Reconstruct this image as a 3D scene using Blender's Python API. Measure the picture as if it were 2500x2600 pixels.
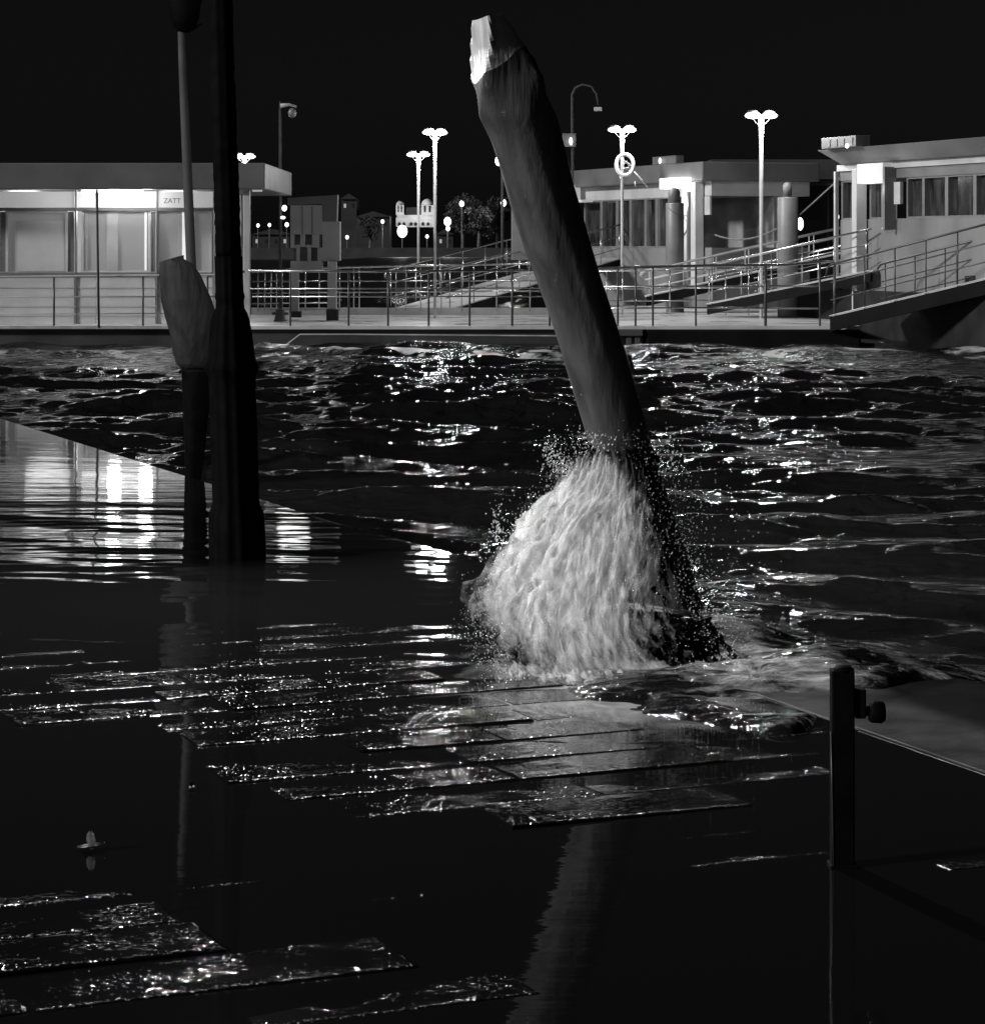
import bpy, bmesh, math, random
import numpy as np
from mathutils import Vector, Matrix, noise
random.seed(7)
R = math.radians
sc = bpy.context.scene
for o in list(bpy.data.objects): bpy.data.objects.remove(o)

# ---------------------------------------------------------------- camera / world / light
F, CX, HY, H = 6500.0, 1250.0, 625.0, 1.66      # focal in photo px, centre column, horizon row, eye height over the wet quay
cam = bpy.data.cameras.new('camera'); camo = bpy.data.objects.new('camera', cam); sc.collection.objects.link(camo)
camo.location = (0, 0, H); camo.rotation_euler = (R(90), 0, 0)
cam.sensor_fit = 'HORIZONTAL'; cam.sensor_width = 36; cam.lens = 36 * F / 2500
# (aspect narrower than 1: fit width) horizon is above the middle of the frame
cam.shift_y = -(1300 - HY) / 2500
cam.clip_start = .1; cam.clip_end = 5000
sc.camera = camo

w = bpy.data.worlds.new('World'); sc.world = w; w.use_nodes = True
nt = w.node_tree; nt.nodes.clear()
sky = nt.nodes.new('ShaderNodeTexSky'); sky.sky_type = 'NISHITA'; sky.sun_disc = False
sky.sun_elevation = R(22); sky.sun_rotation = R(256)
bw = nt.nodes.new('ShaderNodeRGBToBW'); bg = nt.nodes.new('ShaderNodeBackground'); out = nt.nodes.new('ShaderNodeOutputWorld')
nt.links.new(sky.outputs[0], bw.inputs[0]); nt.links.new(bw.outputs[0], bg.inputs[0]); nt.links.new(bg.outputs[0], out.inputs[0])
bg.inputs[1].default_value = 0.0011

def sun():
    l = bpy.data.lights.new('night_light', 'SUN'); l.energy = 2.8; l.angle = R(6.0)
    o = bpy.data.objects.new('night_light', l); sc.collection.objects.link(o)
    d = Vector((1.0, .42, -.42))           # travels to the right, a little away, and down
    o.rotation_euler = d.to_track_quat('-Z', 'Y').to_euler()
sun()
sc.view_settings.view_transform = 'Standard'; sc.view_settings.look = 'None'
sc.view_settings.exposure = 0; sc.view_settings.gamma = 1
sc.cycles.max_bounces = 8; sc.cycles.transparent_max_bounces = 24
sc.cycles.sample_clamp_indirect = 6

# ---------------------------------------------------------------- helpers
def P(px, py, D): return Vector(((px - CX) / F * D, D, H - (py - HY) / F * D))
def edgeX(D):   # quay edge (outer side of the kerb stones)
    return float(np.interp(D, [-10, 8.4, 14.5, 24.8, 60], [9.27, 1.91, -.56, -4.77, -19.0]))

def mat(name, v, rough=.6, metal=0, mott=.25, mscale=3, bump=0, bscale=8, stretch=(1, 1, 1), rv=0, spec=.5, detail=4):
    m = bpy.data.materials.new(name); m.use_nodes = True; t = m.node_tree; b = t.nodes['Principled BSDF']
    b.inputs['Roughness'].default_value = rough; b.inputs['Metallic'].default_value = metal
    b.inputs['Specular IOR Level'].default_value = spec
    tc = t.nodes.new('ShaderNodeTexCoord'); mp = t.nodes.new('ShaderNodeMapping'); mp.inputs['Scale'].default_value = stretch
    t.links.new(tc.outputs['Object'], mp.inputs[0])
    n = t.nodes.new('ShaderNodeTexNoise'); n.inputs['Scale'].default_value = mscale; n.inputs['Detail'].default_value = detail
    t.links.new(mp.outputs[0], n.inputs['Vector'])
    r = t.nodes.new('ShaderNodeMapRange'); r.inputs['From Min'].default_value = .3; r.inputs['From Max'].default_value = .7
    r.inputs['To Min'].default_value = v * (1 - mott); r.inputs['To Max'].default_value = v * (1 + mott)
    t.links.new(n.outputs['Fac'], r.inputs[0])
    c = t.nodes.new('ShaderNodeCombineColor')
    for i in range(3): t.links.new(r.outputs[0], c.inputs[i])
    t.links.new(c.outputs[0], b.inputs['Base Color'])
    if rv:
        q = t.nodes.new('ShaderNodeMapRange'); q.inputs['From Min'].default_value = .35; q.inputs['From Max'].default_value = .65
        q.inputs['To Min'].default_value = max(.02, rough - rv); q.inputs['To Max'].default_value = min(1, rough + rv)
        t.links.new(n.outputs['Fac'], q.inputs[0]); t.links.new(q.outputs[0], b.inputs['Roughness'])
    if bump:
        n2 = t.nodes.new('ShaderNodeTexNoise'); n2.inputs['Scale'].default_value = bscale; n2.inputs['Detail'].default_value = 5
        t.links.new(mp.outputs[0], n2.inputs['Vector'])
        bp = t.nodes.new('ShaderNodeBump'); bp.inputs['Strength'].default_value = 1; bp.inputs['Distance'].default_value = bump
        t.links.new(n2.outputs['Fac'], bp.inputs['Height']); t.links.new(bp.outputs[0], b.inputs['Normal'])
    return m
def emat(name, v, s):
    m = bpy.data.materials.new(name); m.use_nodes = True; t = m.node_tree; b = t.nodes['Principled BSDF']
    b.inputs['Base Color'].default_value = (v, v, v, 1)
    b.inputs['Emission Color'].default_value = (1, 1, 1, 1); b.inputs['Emission Strength'].default_value = s
    return m

M = dict(
    white=mat('white_paint', .5, .45, mott=.12, mscale=2, bump=.002),
    panel=mat('grey_panel', .42, .5, mott=.2, mscale=1.5),
    fascia=mat('fascia_metal', .13, .5, mott=.25, mscale=1.2, bump=.002, bscale=3),
    wallgrey=mat('stained_wall_paint', .17, .6, mott=.3, mscale=1.1, stretch=(1, 1, .4), bump=.004),
    frame=mat('window_frame', .16, .4, mott=.15),
    glass=mat('window_glass', .035, .08, mott=.95, mscale=3.0, stretch=(2, 2, .5), spec=.8),  # vertical streaks in the colour stand in for reflected light
    dim=mat('interior_wall', .22, .7, mott=.3, mscale=1.5),
    poster=mat('poster_paper', .5, .5, mott=.1, mscale=2),
    dark=mat('dark_hull', .006, .8, mott=.4, mscale=2, bump=.004, spec=.12),
    hull=mat('hull_paint', .05, .45, mott=.4, mscale=1.5, bump=.004),
    hull2=mat('sooty_hull_paint', .018, .7, mott=.6, mscale=1.2, bump=.006, spec=.15),
    trim=mat('hull_trim', .45, .4, mott=.3, mscale=3),
    deck=mat('deck_plates', .62, .35, mott=.15, mscale=1.5, rv=.12, bump=.003, bscale=5),
    steel=mat('galvanised_steel', .55, .22, metal=.9, mott=.2, mscale=6),
    darksteel=mat('dark_steel', .08, .4, metal=.5, mott=.2, mscale=6),
    pole=mat('pale_pole_paint', .6, .35, mott=.15, mscale=4),
    greypole=mat('grey_pole_paint', .06, .6, mott=.2, mscale=4, spec=.12),
    iron=mat('black_cast_iron', .0035, .7, mott=.5, mscale=8, bump=.004, bscale=14, spec=.03),
    wood=mat('wet_pile_wood', .068, .5, mott=.4, mscale=3.0, bump=.009, bscale=7, stretch=(3, 3, .35), rv=.15),
    wooddark=mat('algae_pile_wood', .020, .75, mott=.5, mscale=5, bump=.02, bscale=6, stretch=(3, 3, .5), spec=.3),
    cut=mat('cut_pile_wood', .62, .6, mott=.4, mscale=6, bump=.008, bscale=14, stretch=(3, 3, .5)),
    steelpile=mat('pale_steel_pile', .16, .45, mott=.25, mscale=2, bump=.003),
    far=mat('far_quay_stone', .05, .8, mott=.4, mscale=.3),
    farwall=mat('far_wall', .03, .8, mott=.4, mscale=.3),
    church=mat('church_stone', .6, .8, mott=.15, mscale=.6, bump=.03, bscale=2),
    opening=mat('dark_opening', .01, .8),
    bark=mat('tree_bark', .06, .8, mott=.4, mscale=2),
    leaf=mat('tree_leaves', .05, .55, mott=.5, mscale=.8),
    leafl=mat('fallen_leaf', .085, .45, mott=.3, mscale=40),
    rope=mat('mooring_rope', .15, .8, mott=.3, mscale=10),
    ring=mat('white_ring_paint', .85, .4, mott=.15, mscale=9),
    dome=mat('floodlight_housing', .1, .4),
    bulb=emat('lamp_diffuser', .8, 6.0), small=emat('small_lamp_glass', .8, 3.0), tube=emat('fluorescent_tube', .8, 5.0),
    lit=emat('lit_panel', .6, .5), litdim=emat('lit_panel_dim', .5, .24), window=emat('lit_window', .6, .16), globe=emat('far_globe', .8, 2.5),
    inwin=emat('lit_interior_glass', .25, .07),
)

ORG = {}
class MB:
    def __init__(s): s.v = []; s.f = []
    def add(s, vs, fs):
        n = len(s.v); s.v += [Vector(v) for v in vs]; s.f += [[i + n for i in f] for f in fs]; return s
    def hexa(s, a):   # 8 corners: bottom 4 (ccw), top 4
        return s.add(a, [(3, 2, 1, 0), (4, 5, 6, 7), (0, 1, 5, 4), (1, 2, 6, 5), (2, 3, 7, 6), (3, 0, 4, 7)])
    def box(s, x0, x1, y0, y1, z0, z1):
        return s.hexa([(x0, y0, z0), (x1, y0, z0), (x1, y1, z0), (x0, y1, z0), (x0, y0, z1), (x1, y0, z1), (x1, y1, z1), (x0, y1, z1)])
    def pbox(s, px0, py0, px1, py1, D, dep=.05):   # front face spans the photo rectangle at distance D, real depth behind
        a, b = P(px0, py1, D), P(px1, py0, D); return s.box(a.x, b.x, D, D + dep, a.z, b.z)
    def tube(s, pts, r, n=8, cap=True):
        pts = [Vector(p) for p in pts]; rs = r if isinstance(r, (list, tuple)) else [r] * len(pts)
        vs = []; up = None
        for i, p in enumerate(pts):
            t = (pts[min(i + 1, len(pts) - 1)] - pts[max(i - 1, 0)]).normalized()
            if up is None: up = Vector((0, 0, 1)) if abs(t.z) < .9 else Vector((0, 1, 0))
            u = (up - t * up.dot(t)).normalized(); up = u; v = t.cross(u)
            for k in range(n):
                a = 2 * math.pi * k / n; vs.append(p + (u * math.cos(a) + v * math.sin(a)) * rs[i])
        fs = [(i * n + k, i * n + (k + 1) % n, (i + 1) * n + (k + 1) % n, (i + 1) * n + k) for i in range(len(pts) - 1) for k in range(n)]
        if cap: fs += [tuple(range(n))[::-1], tuple((len(pts) - 1) * n + k for k in range(n))]
        return s.add(vs, fs)
    def lathe(s, prof, n=20, org=(0, 0, 0), axis=(0, 0, 1), flute=0, nf=0):   # prof: (r, z)
        ax = Vector(axis); o = Vector(org); vs = []
        for r, z in prof:
            for k in range(n):
                a = 2 * math.pi * k / n; q = r * (1 - (flute * (.5 + .5 * math.cos(nf * a)) if flute else 0))
                vs.append(o + ax * z + Vector((math.cos(a) * q, math.sin(a) * q, 0)))
        m = len(prof)
        fs = [(i * n + k, i * n + (k + 1) % n, (i + 1) * n + (k + 1) % n, (i + 1) * n + k) for i in range(m - 1) for k in range(n)]
        fs += [tuple(range(n))[::-1], tuple((m - 1) * n + k for k in range(n))]
        return s.add(vs, fs)
    def ball(s, c, rx, ry=None, rz=None, n=12, m=8):
        ry = rx if ry is None else ry; rz = rx if rz is None else rz; c = Vector(c)
        vs = [c + Vector((0, 0, -rz))]
        for i in range(1, m):
            t = math.pi * i / m - math.pi / 2
            for k in range(n):
                a = 2 * math.pi * k / n; vs.append(c + Vector((rx * math.cos(t) * math.cos(a), ry * math.cos(t) * math.sin(a), rz * math.sin(t))))
        vs.append(c + Vector((0, 0, rz)))
        fs = [(0, 1 + (k + 1) % n, 1 + k) for k in range(n)]
        for i in range(m - 2):
            for k in range(n): fs.append((1 + i * n + k, 1 + i * n + (k + 1) % n, 1 + (i + 1) * n + (k + 1) % n, 1 + (i + 1) * n + k))
        L = len(vs) - 1; q = 1 + (m - 2) * n
        fs += [(q + k, q + (k + 1) % n, L) for k in range(n)]
        return s.add(vs, fs)
    def prism(s, poly, d):    # poly: list of points, d: extrusion vector
        n = len(poly); poly = [Vector(p) for p in poly]; d = Vector(d)
        return s.add(poly + [p + d for p in poly], [tuple(range(n))[::-1], tuple(range(n, 2 * n))] + [(i, (i + 1) % n, n + (i + 1) % n, n + i) for i in range(n)])
    def build(s, name, m, parent=None, smooth=False, bevel=0, org=None):
        me = bpy.data.meshes.new(name)
        o0 = Vector(org) if org is not None else (ORG[parent.name] if parent else Vector((0, 0, 0)))
        me.from_pydata([tuple(v - o0) for v in s.v], [], s.f); me.update()
        bm = bmesh.new(); bm.from_mesh(me); bmesh.ops.recalc_face_normals(bm, faces=bm.faces); bm.to_mesh(me); bm.free()
        me.materials.append(M[m] if isinstance(m, str) else m)
        if smooth:
            for p in me.polygons: p.use_smooth = True
        o = bpy.data.objects.new(name, me); sc.collection.objects.link(o)
        if parent: o.parent = parent; ORG[o.name] = o0
        else: o.location = o0; ORG[o.name] = o0
        if bevel:
            b = o.modifiers.new('bevel', 'BEVEL'); b.width = bevel; b.segments = 2; b.limit_method = 'ANGLE'
        return o
def tag(o, label=None, cat=None, group=None, kind=None):
    if label: o['label'] = label
    if cat: o['category'] = cat
    if group: o['group'] = group
    if kind: o['kind'] = kind
    return o
def thing(name, loc, label, cat, group=None):
    o = bpy.data.objects.new(name, None); o.empty_display_size = .2; sc.collection.objects.link(o); o.location = loc
    ORG[o.name] = Vector(loc); return tag(o, label, cat, group)
def copy_tree(o, parent=None):
    c = o.copy(); sc.collection.objects.link(c); c.parent = parent
    for ch in list(o.children): copy_tree(ch, c)
    return c
def point(name, loc, e, r=.1, parent=None, spot=None, aim=(0, 0, -1)):
    l = bpy.data.lights.new(name, 'SPOT' if spot else 'POINT'); l.energy = e; l.shadow_soft_size = r
    if spot: l.spot_size = R(spot); l.spot_blend = .6
    o = bpy.data.objects.new(name, l); sc.collection.objects.link(o)
    if parent: o.parent = parent; o.location = Vector(loc) - ORG[parent.name]
    else: o.location = loc
    if spot: o.rotation_euler = Vector(aim).to_track_quat('-Z', 'Y').to_euler()
    return o
def np_mesh(name, verts, rows, cols, m, attr=None, smooth=True):
    me = bpy.data.meshes.new(name)
    i = np.arange(rows - 1)[:, None] * cols + np.arange(cols - 1)[None, :]
    q = np.stack([i, i + 1, i + cols + 1, i + cols], -1).reshape(-1, 4)
    me.vertices.add(len(verts)); me.vertices.foreach_set('co', verts.astype(np.float32).ravel())
    me.loops.add(q.size); me.loops.foreach_set('vertex_index', q.ravel().astype(np.int32))
    me.polygons.add(len(q)); me.polygons.foreach_set('loop_start', (np.arange(len(q)) * 4).astype(np.int32))
    me.polygons.foreach_set('loop_total', np.full(len(q), 4, np.int32))
    if smooth: me.polygons.foreach_set('use_smooth', np.ones(len(q), bool))
    me.update(calc_edges=True); me.validate()
    if attr is not None:
        a = me.attributes.new('foam', 'FLOAT', 'POINT'); a.data.foreach_set('value', attr.astype(np.float32).ravel())
    me.materials.append(m)
    o = bpy.data.objects.new(name, me); sc.collection.objects.link(o); return o

rng = np.random.default_rng(11)
def vnoise(x, y, seed=0, octaves=4, gain=.5):     # cheap smooth noise from sines, about -1..1
    r = np.random.default_rng(seed); tot = np.zeros_like(x); a = 1.; s = 0.
    f = 1.
    for _ in range(octaves):
        for _ in range(4):
            th = r.uniform(0, 2 * np.pi); ph = r.uniform(0, 6.28); k = f * r.uniform(.7, 1.4)
            tot += a * np.sin(k * (x * np.cos(th) + y * np.sin(th)) + ph + 1.3 * np.sin(.6 * k * (y * np.cos(th) - x * np.sin(th)) + ph * 2))
        s += a * 2.2; a *= gain; f *= 2.1
    return tot / s

# ---------------------------------------------------------------- water of the basin
PB = Vector((.9, 12.0, 0))                       # foot of the big leaning pile
def build_water():
    m = bpy.data.materials.new('night_water'); m.use_nodes = True; t = m.node_tree; b = t.nodes['Principled BSDF']
    b.inputs['IOR'].default_value = 1.33; b.inputs['Roughness'].default_value = .06; b.inputs['Specular IOR Level'].default_value = .62
    geo = t.nodes.new('ShaderNodeNewGeometry'); mp = t.nodes.new('ShaderNodeMapping'); mp.inputs['Scale'].default_value = (.75, 1.3, 1)
    t.links.new(geo.outputs['Position'], mp.inputs[0])
    n = t.nodes.new('ShaderNodeTexNoise'); n.inputs['Scale'].default_value = 4.5; n.inputs['Detail'].default_value = 6; n.inputs['Distortion'].default_value = .8
    t.links.new(mp.outputs[0], n.inputs['Vector'])
    bp = t.nodes.new('ShaderNodeBump'); bp.inputs['Distance'].default_value = .078; bp.inputs['Strength'].default_value = 1
    t.links.new(n.outputs['Fac'], bp.inputs['Height']); t.links.new(bp.outputs[0], b.inputs['Normal'])
    at = t.nodes.new('ShaderNodeAttribute'); at.attribute_name = 'foam'
    n2 = t.nodes.new('ShaderNodeTexNoise'); n2.inputs['Scale'].default_value = 6.5; n2.inputs['Detail'].default_value = 9; n2.inputs['Roughness'].default_value = .72; n2.inputs['Distortion'].default_value = .35
    mp2 = t.nodes.new('ShaderNodeMapping'); mp2.inputs['Scale'].default_value = (.8, 1.6, 1)
    t.links.new(geo.outputs['Position'], mp2.inputs[0]); t.links.new(mp2.outputs[0], n2.inputs['Vector'])
    ad = t.nodes.new('ShaderNodeMath'); ad.operation = 'ADD'; t.links.new(at.outputs['Fac'], ad.inputs[0]); t.links.new(n2.outputs['Fac'], ad.inputs[1])
    mr = t.nodes.new('ShaderNodeMapRange'); mr.inputs['From Min'].default_value = .96; mr.inputs['From Max'].default_value = 1.42
    t.links.new(ad.outputs[0], mr.inputs[0])
    mx = t.nodes.new('ShaderNodeMix'); mx.data_type = 'RGBA'
    mx.inputs[6].default_value = (.008, .008, .008, 1); mx.inputs[7].default_value = (.55, .55, .55, 1)
    t.links.new(mr.outputs[0], mx.inputs[0]); t.links.new(mx.outputs[2], b.inputs['Base Color'])
    sp = t.nodes.new('ShaderNodeSeparateXYZ'); t.links.new(geo.outputs['Position'], sp.inputs[0])
    fr = t.nodes.new('ShaderNodeMapRange'); fr.inputs['From Min'].default_value = 60; fr.inputs['From Max'].default_value = 130; fr.inputs['To Min'].default_value = .05; fr.inputs['To Max'].default_value = .45; t.links.new(sp.outputs['Y'], fr.inputs[0])
    mr2 = t.nodes.new('ShaderNodeMapRange'); t.links.new(fr.outputs[0], mr2.inputs['To Min']); mr2.inputs['To Max'].default_value = .55
    t.links.new(mr.outputs[0], mr2.inputs[0]); t.links.new(mr2.outputs[0], b.inputs['Roughness'])
    # fan of rows in depth, columns across
    Ds = [7.0]
    while Ds[-1] < 47: Ds.append(Ds[-1] + min(.09, max(.02, Ds[-1] ** 2 / 4250 * .55)))
    while Ds[-1] < 900: Ds.append(Ds[-1] * 1.05)
    Ds = np.array(Ds); C = 520
    u = np.linspace(-1, 1, C)
    half = .30 * Ds + 1.0 + np.maximum(0, Ds - 47) * .5
    X = half[:, None] * u[None, :]; Y = np.repeat(Ds[:, None], C, 1)
    Z = np.zeros_like(X); dX = np.zeros_like(X); dY = np.zeros_like(X)
    r = np.random.default_rng(5)
    waves = [(r.uniform(1.3, 4.5), .019) for _ in range(9)] + [(float(np.exp(r.uniform(np.log(.26), np.log(1.8)))), None) for _ in range(80)]
    grp = .75 + .45 * vnoise(X * .5, Y * .35, 9, 3)
    for lam, a in waves:
        th = r.normal(-1.75, .6); k = 2 * np.pi / lam; ph = r.uniform(0, 6.28)
        if a is None: a = .0054 * lam * r.uniform(.6, 1.3)
        kx, ky = np.cos(th), np.sin(th) * 1.0
        p = k * (kx * X + ky * Y) + ph; g = grp if lam < 2 else 1.
        Z += a * g * np.sin(p); c = a * g * .8 * np.cos(p); dX += kx * c; dY += ky * c
    fade = np.clip((130 - Y) / 60, 0, 1) * np.interp(Y, [20, 34, 44], [1, 1.1, 1.15]); Z *= fade
    E = np.interp(Y, [-10, 8.4, 14.5, 24.8, 60], [9.27, 1.91, -.56, -4.77, -19.0])
    inq = E - X                                  # >0 on the quay side
    damp = np.clip(1 - inq * 1.2, 0, 1)
    base = -.10 + np.zeros_like(X)
    # swell that climbs over the kerb near the pile and to its right
    dpile = np.sqrt((X - PB.x + .1) ** 2 + (Y - 11.3) ** 2)
    S = lambda v: 1 / (1 + np.exp(-v))
    over = S((Y - 8.60 - .08 * np.sin(X * 5) - .05 * np.sin(X * 13) - .72 * S((X - 1.15) / .05) - 1.15 * np.clip(X - 1.36, 0, 9)) / .05) * S((12.2 - Y) / .35)
    lim = 1.0 + .16 * np.sin(Y * 2.1 + .5) + .12 * vnoise(X * 3, Y * 3, 31, 2)
    reach = S((lim - inq) / .05)
    Zf = base + Z * np.maximum(damp, .35 * over) + ((.118 + .036 * vnoise(X * 5.5, Y * 7.0, 77, 4)) * np.exp(-(np.clip(-inq, 0, 9) / .8) ** 2)) * over * reach + .10 * np.exp(-(dpile / .6) ** 2)
    Zf = np.where(inq > lim + .1, np.minimum(Zf, -.08 - .2 * np.clip(inq - lim, 0, 2)), Zf)
    foam = .75 * np.exp(-(dpile / .9) ** 2)
    band = np.exp(-((inq - .35) / .80) ** 2) * over
    foam = np.maximum(foam, .62 * band)
    foam = np.maximum(foam, .55 * np.exp(-((inq + .55 + .2 * np.sin(Y * 3)) / .16) ** 2) * S((Y - 7.5) / .3) * S((11.5 - Y) / .3))
    foam += .10 * np.clip(Z / .06, -1, 1.2) * np.exp(-((Y - 11) / 3) ** 2)
    # broken water under the pontoon edge, foam flecks also painted in for bright glints
    foam = np.maximum(foam, 1.05 * np.exp(-((Y - 41.6) / 2.6) ** 2) * np.clip(.15 + 1.5 * vnoise(X * 3.4, Y * 2.2, 21, 5) + 3.0 * (Z - .02), 0, 1))
    V = np.stack([X + dX * fade * damp, Y + dY * fade * damp, Zf], -1).reshape(-1, 3)
    o = np_mesh('basin_water', V, len(Ds), C, m, foam.reshape(-1)); tag(o, kind='structure')
build_water()

# ---------------------------------------------------------------- quay: pavers, kerb, flood film
E1 = Vector((-.389, .921, 0)); E2 = Vector((.921, .389, 0))
def pave_z(x, y):
    z = -.0062 + .0030 * float(vnoise(np.array([x * .8]), np.array([y * .8]), 3, 3)[0])
    for (px, py, sx, sy, a) in ((760, 1790, 1.0, 1.5, .0092), (250, 2400, .85, .62, .0105), (740, 1975, .34, .36, .0080), (420, 2500, .75, .30, .0045), (60, 2330, .3, .3, .005), (500, 1560, 1.2, 1.2, .0045),
                                (1330, 1830, .35, .9, .0045), (250, 2010, .6, .8, -.02), (1500, 2300, 1.0, 1.0, -.004), (1500, 2000, .4, .5, .012)):
        D = H * F / (py - HY); X = (px - CX) / F * D
        z += a * math.exp(-((x - X) / sx) ** 2 - ((y - D) / sy) ** 2)
    z -= .006 * max(0, min(1, (y - 12.5) / 3))
    return z
def build_pavers():
    mb = MB(); gr = MB(); rnd = random.Random(4)
    ROW = .30; org = Vector((0, 4.0, 0))
    for ir in range(-18, 100):
        a0 = ir * ROW; b = -14 + rnd.random() * .8
        while b < 9:
            L = rnd.uniform(.45, .95); c = org + E1 * (a0 + ROW / 2) + E2 * (b + L / 2)
            b += L
            if c.y < 3.6 or c.y > 34 or abs(c.x) > .30 * c.y + 1.5: continue
            if c.x + .15 > edgeX(c.y) - .46: continue
            g = .004; bev = .008; hl, hw = (L - .007) / 2, (ROW - .007) / 2
            t1, t2 = rnd.gauss(-.0165, .006), rnd.gauss(0, .0045); zc = pave_z(c.x, c.y) + rnd.gauss(0, .0018)
            vs = []
            ns, nw = (9, 6) if c.y < 14 else (3, 2)
            us = [-hl, -hl + bev] + [(-hl + bev) + (2 * hl - 2 * bev) * i / ns for i in range(1, ns)] + [hl - bev, hl]
            ws = [-hw, -hw + bev] + [(-hw + bev) + (2 * hw - 2 * bev) * i / nw for i in range(1, nw)] + [hw - bev, hw]
            for j, wv in enumerate(ws):
                for i, uv in enumerate(us):
                    e = (i in (0, len(us) - 1)) or (j in (0, len(ws) - 1))
                    p = c + E2 * uv + E1 * wv
                    z = zc + t2 * uv + t1 * wv - (.005 + rnd.gauss(0, .0012) if e else 0) + (0 if (e or c.y > 14) else .0014 * noise.fractal(Vector((p.x * 5, p.y * 5, 2.)), 1, 2, 3) - .0015 * (wv / hw if wv > 0 else 0) ** 2)
                    vs.append((p.x + (rnd.gauss(0, .0012) if e else 0), p.y + (rnd.gauss(0, .0012) if e else 0), z))
            nu, nw2 = len(us), len(ws)
            fs = [(j * nu + i, j * nu + i + 1, (j + 1) * nu + i + 1, (j + 1) * nu + i) for j in range(nw2 - 1) for i in range(nu - 1)]
            k = len(vs)   # skirt
            ring = [i for i in range(nu)] + [j * nu + nu - 1 for j in range(1, nw2)] + [(nw2 - 1) * nu + i for i in range(nu - 2, -1, -1)] + [j * nu for j in range(nw2 - 2, 0, -1)]
            for r_ in ring: vs.append((vs[r_][0], vs[r_][1], zc - .06))
            n = len(ring); fs += [(ring[i], ring[(i + 1) % n], k + (i + 1) % n, k + i) for i in range(n)]
            mb.add(vs, fs)
            if c.y < 13.5 and L > .1:       # worn grit standing proud of the stone: low domes added to catch lamp glints, denser in patches and along the near arris
                def hz(u_, w_):
                    p_ = c + E2 * u_ + E1 * w_
                    return zc + t2 * u_ + t1 * w_ + .0014 * noise.fractal(Vector((p_.x * 5, p_.y * 5, 2.)), 1, 2, 3) - .0015 * (w_ / hw if w_ > 0 else 0) ** 2
                sc_ = max(1.0, c.y / 7.5)
                for q_ in range(int(L * ROW * 4200 / sc_ ** 1.3)):
                    if q_ % 3 == 0: w_ = -hw + bev + abs(rnd.gauss(0, .010)); u_ = rnd.uniform(-hl + .01, hl - .01); keep = .75
                    else:
                        w_ = rnd.uniform(-hw + bev, hw - bev); u_ = rnd.uniform(-hl + .01, hl - .01); pp_ = c + E2 * u_ + E1 * w_
                        keep = max(0, noise.fractal(Vector((pp_.x * 3.2, pp_.y * 3.2, 5.)), 1, 2, 4) * 2.2 + .25)
                    if rnd.random() > keep or w_ > hw - bev: continue
                    z_ = hz(u_, w_)
                    if z_ < -.0016: continue
                    rr = rnd.uniform(.0024, .0060) * sc_; h_ = rr * rnd.uniform(.09, .22); p_ = c + E2 * u_ + E1 * w_; a0_ = rnd.random() * 6
                    g = [(p_.x + math.cos(a0_ + k * 1.2566) * rr * rnd.uniform(.7, 1.3), p_.y + math.sin(a0_ + k * 1.2566) * rr * rnd.uniform(.7, 1.3), z_ - .0006) for k in range(5)]
                    g.append((p_.x + rnd.gauss(0, rr * .2), p_.y + rnd.gauss(0, rr * .2), z_ + h_))
                    gr.add(g, [(k, (k + 1) % 5, 5) for k in range(5)])
    m = bpy.data.materials.new('wet_trachyte'); m.use_nodes = True; t = m.node_tree; b = t.nodes['Principled BSDF']
    geo = t.nodes.new('ShaderNodeNewGeometry')
    n = t.nodes.new('ShaderNodeTexNoise'); n.inputs['Scale'].default_value = 6; n.inputs['Detail'].default_value = 6
    t.links.new(geo.outputs['Position'], n.inputs['Vector'])
    mr = t.nodes.new('ShaderNodeMapRange'); mr.inputs['To Min'].default_value = .002; mr.inputs['To Max'].default_value = .007
    t.links.new(n.outputs['Fac'], mr.inputs[0]); c = t.nodes.new('ShaderNodeCombineColor')
    for i in range(3): t.links.new(mr.outputs[0], c.inputs[i])
    t.links.new(c.outputs[0], b.inputs['Base Color'])
    b.inputs['Roughness'].default_value = .06; b.inputs['Specular IOR Level'].default_value = .55
    g1 = t.nodes.new('ShaderNodeTexNoise'); g1.inputs['Scale'].default_value = 60; g1.inputs['Detail'].default_value = 3; g1.inputs['Roughness'].default_value = .55; g1.inputs['Distortion'].default_value = .4
    t.links.new(geo.outputs['Position'], g1.inputs['Vector'])
    rp = t.nodes.new('ShaderNodeMapRange'); rp.inputs['From Min'].default_value = .52; rp.inputs['From Max'].default_value = .85; t.links.new(g1.outputs['Fac'], rp.inputs[0])
    msk = t.nodes.new('ShaderNodeMapRange'); msk.inputs['From Min'].default_value = .44; msk.inputs['From Max'].default_value = .58
    msk.inputs['To Min'].default_value = .0001; msk.inputs['To Max'].default_value = .0009
    n3 = t.nodes.new('ShaderNodeTexNoise'); n3.inputs['Scale'].default_value = 7; n3.inputs['Detail'].default_value = 5
    t.links.new(geo.outputs['Position'], n3.inputs['Vector']); t.links.new(n3.outputs['Fac'], msk.inputs[0])
    bp = t.nodes.new('ShaderNodeBump'); bp.inputs['Strength'].default_value = 1
    t.links.new(rp.outputs[0], bp.inputs['Height']); t.links.new(msk.outputs[0], bp.inputs['Distance'])
    t.links.new(bp.outputs[0], b.inputs['Normal'])
    o = mb.build('quay_pavement', m); tag(o, kind='structure')
    gm = mat('wet_grit', .02, .24, mott=.3, mscale=30, spec=.6)
    ORG[o.name] = Vector((0, 0, 0)); g = gr.build('surface_grit', gm, o); g['kind'] = 'stuff'
    # bed below the joints
    bed = MB(); pts = [(edgeX(d) - .02, d) for d in (2, 5, 8.4, 11, 14.5, 19, 24.8, 36)]
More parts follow.
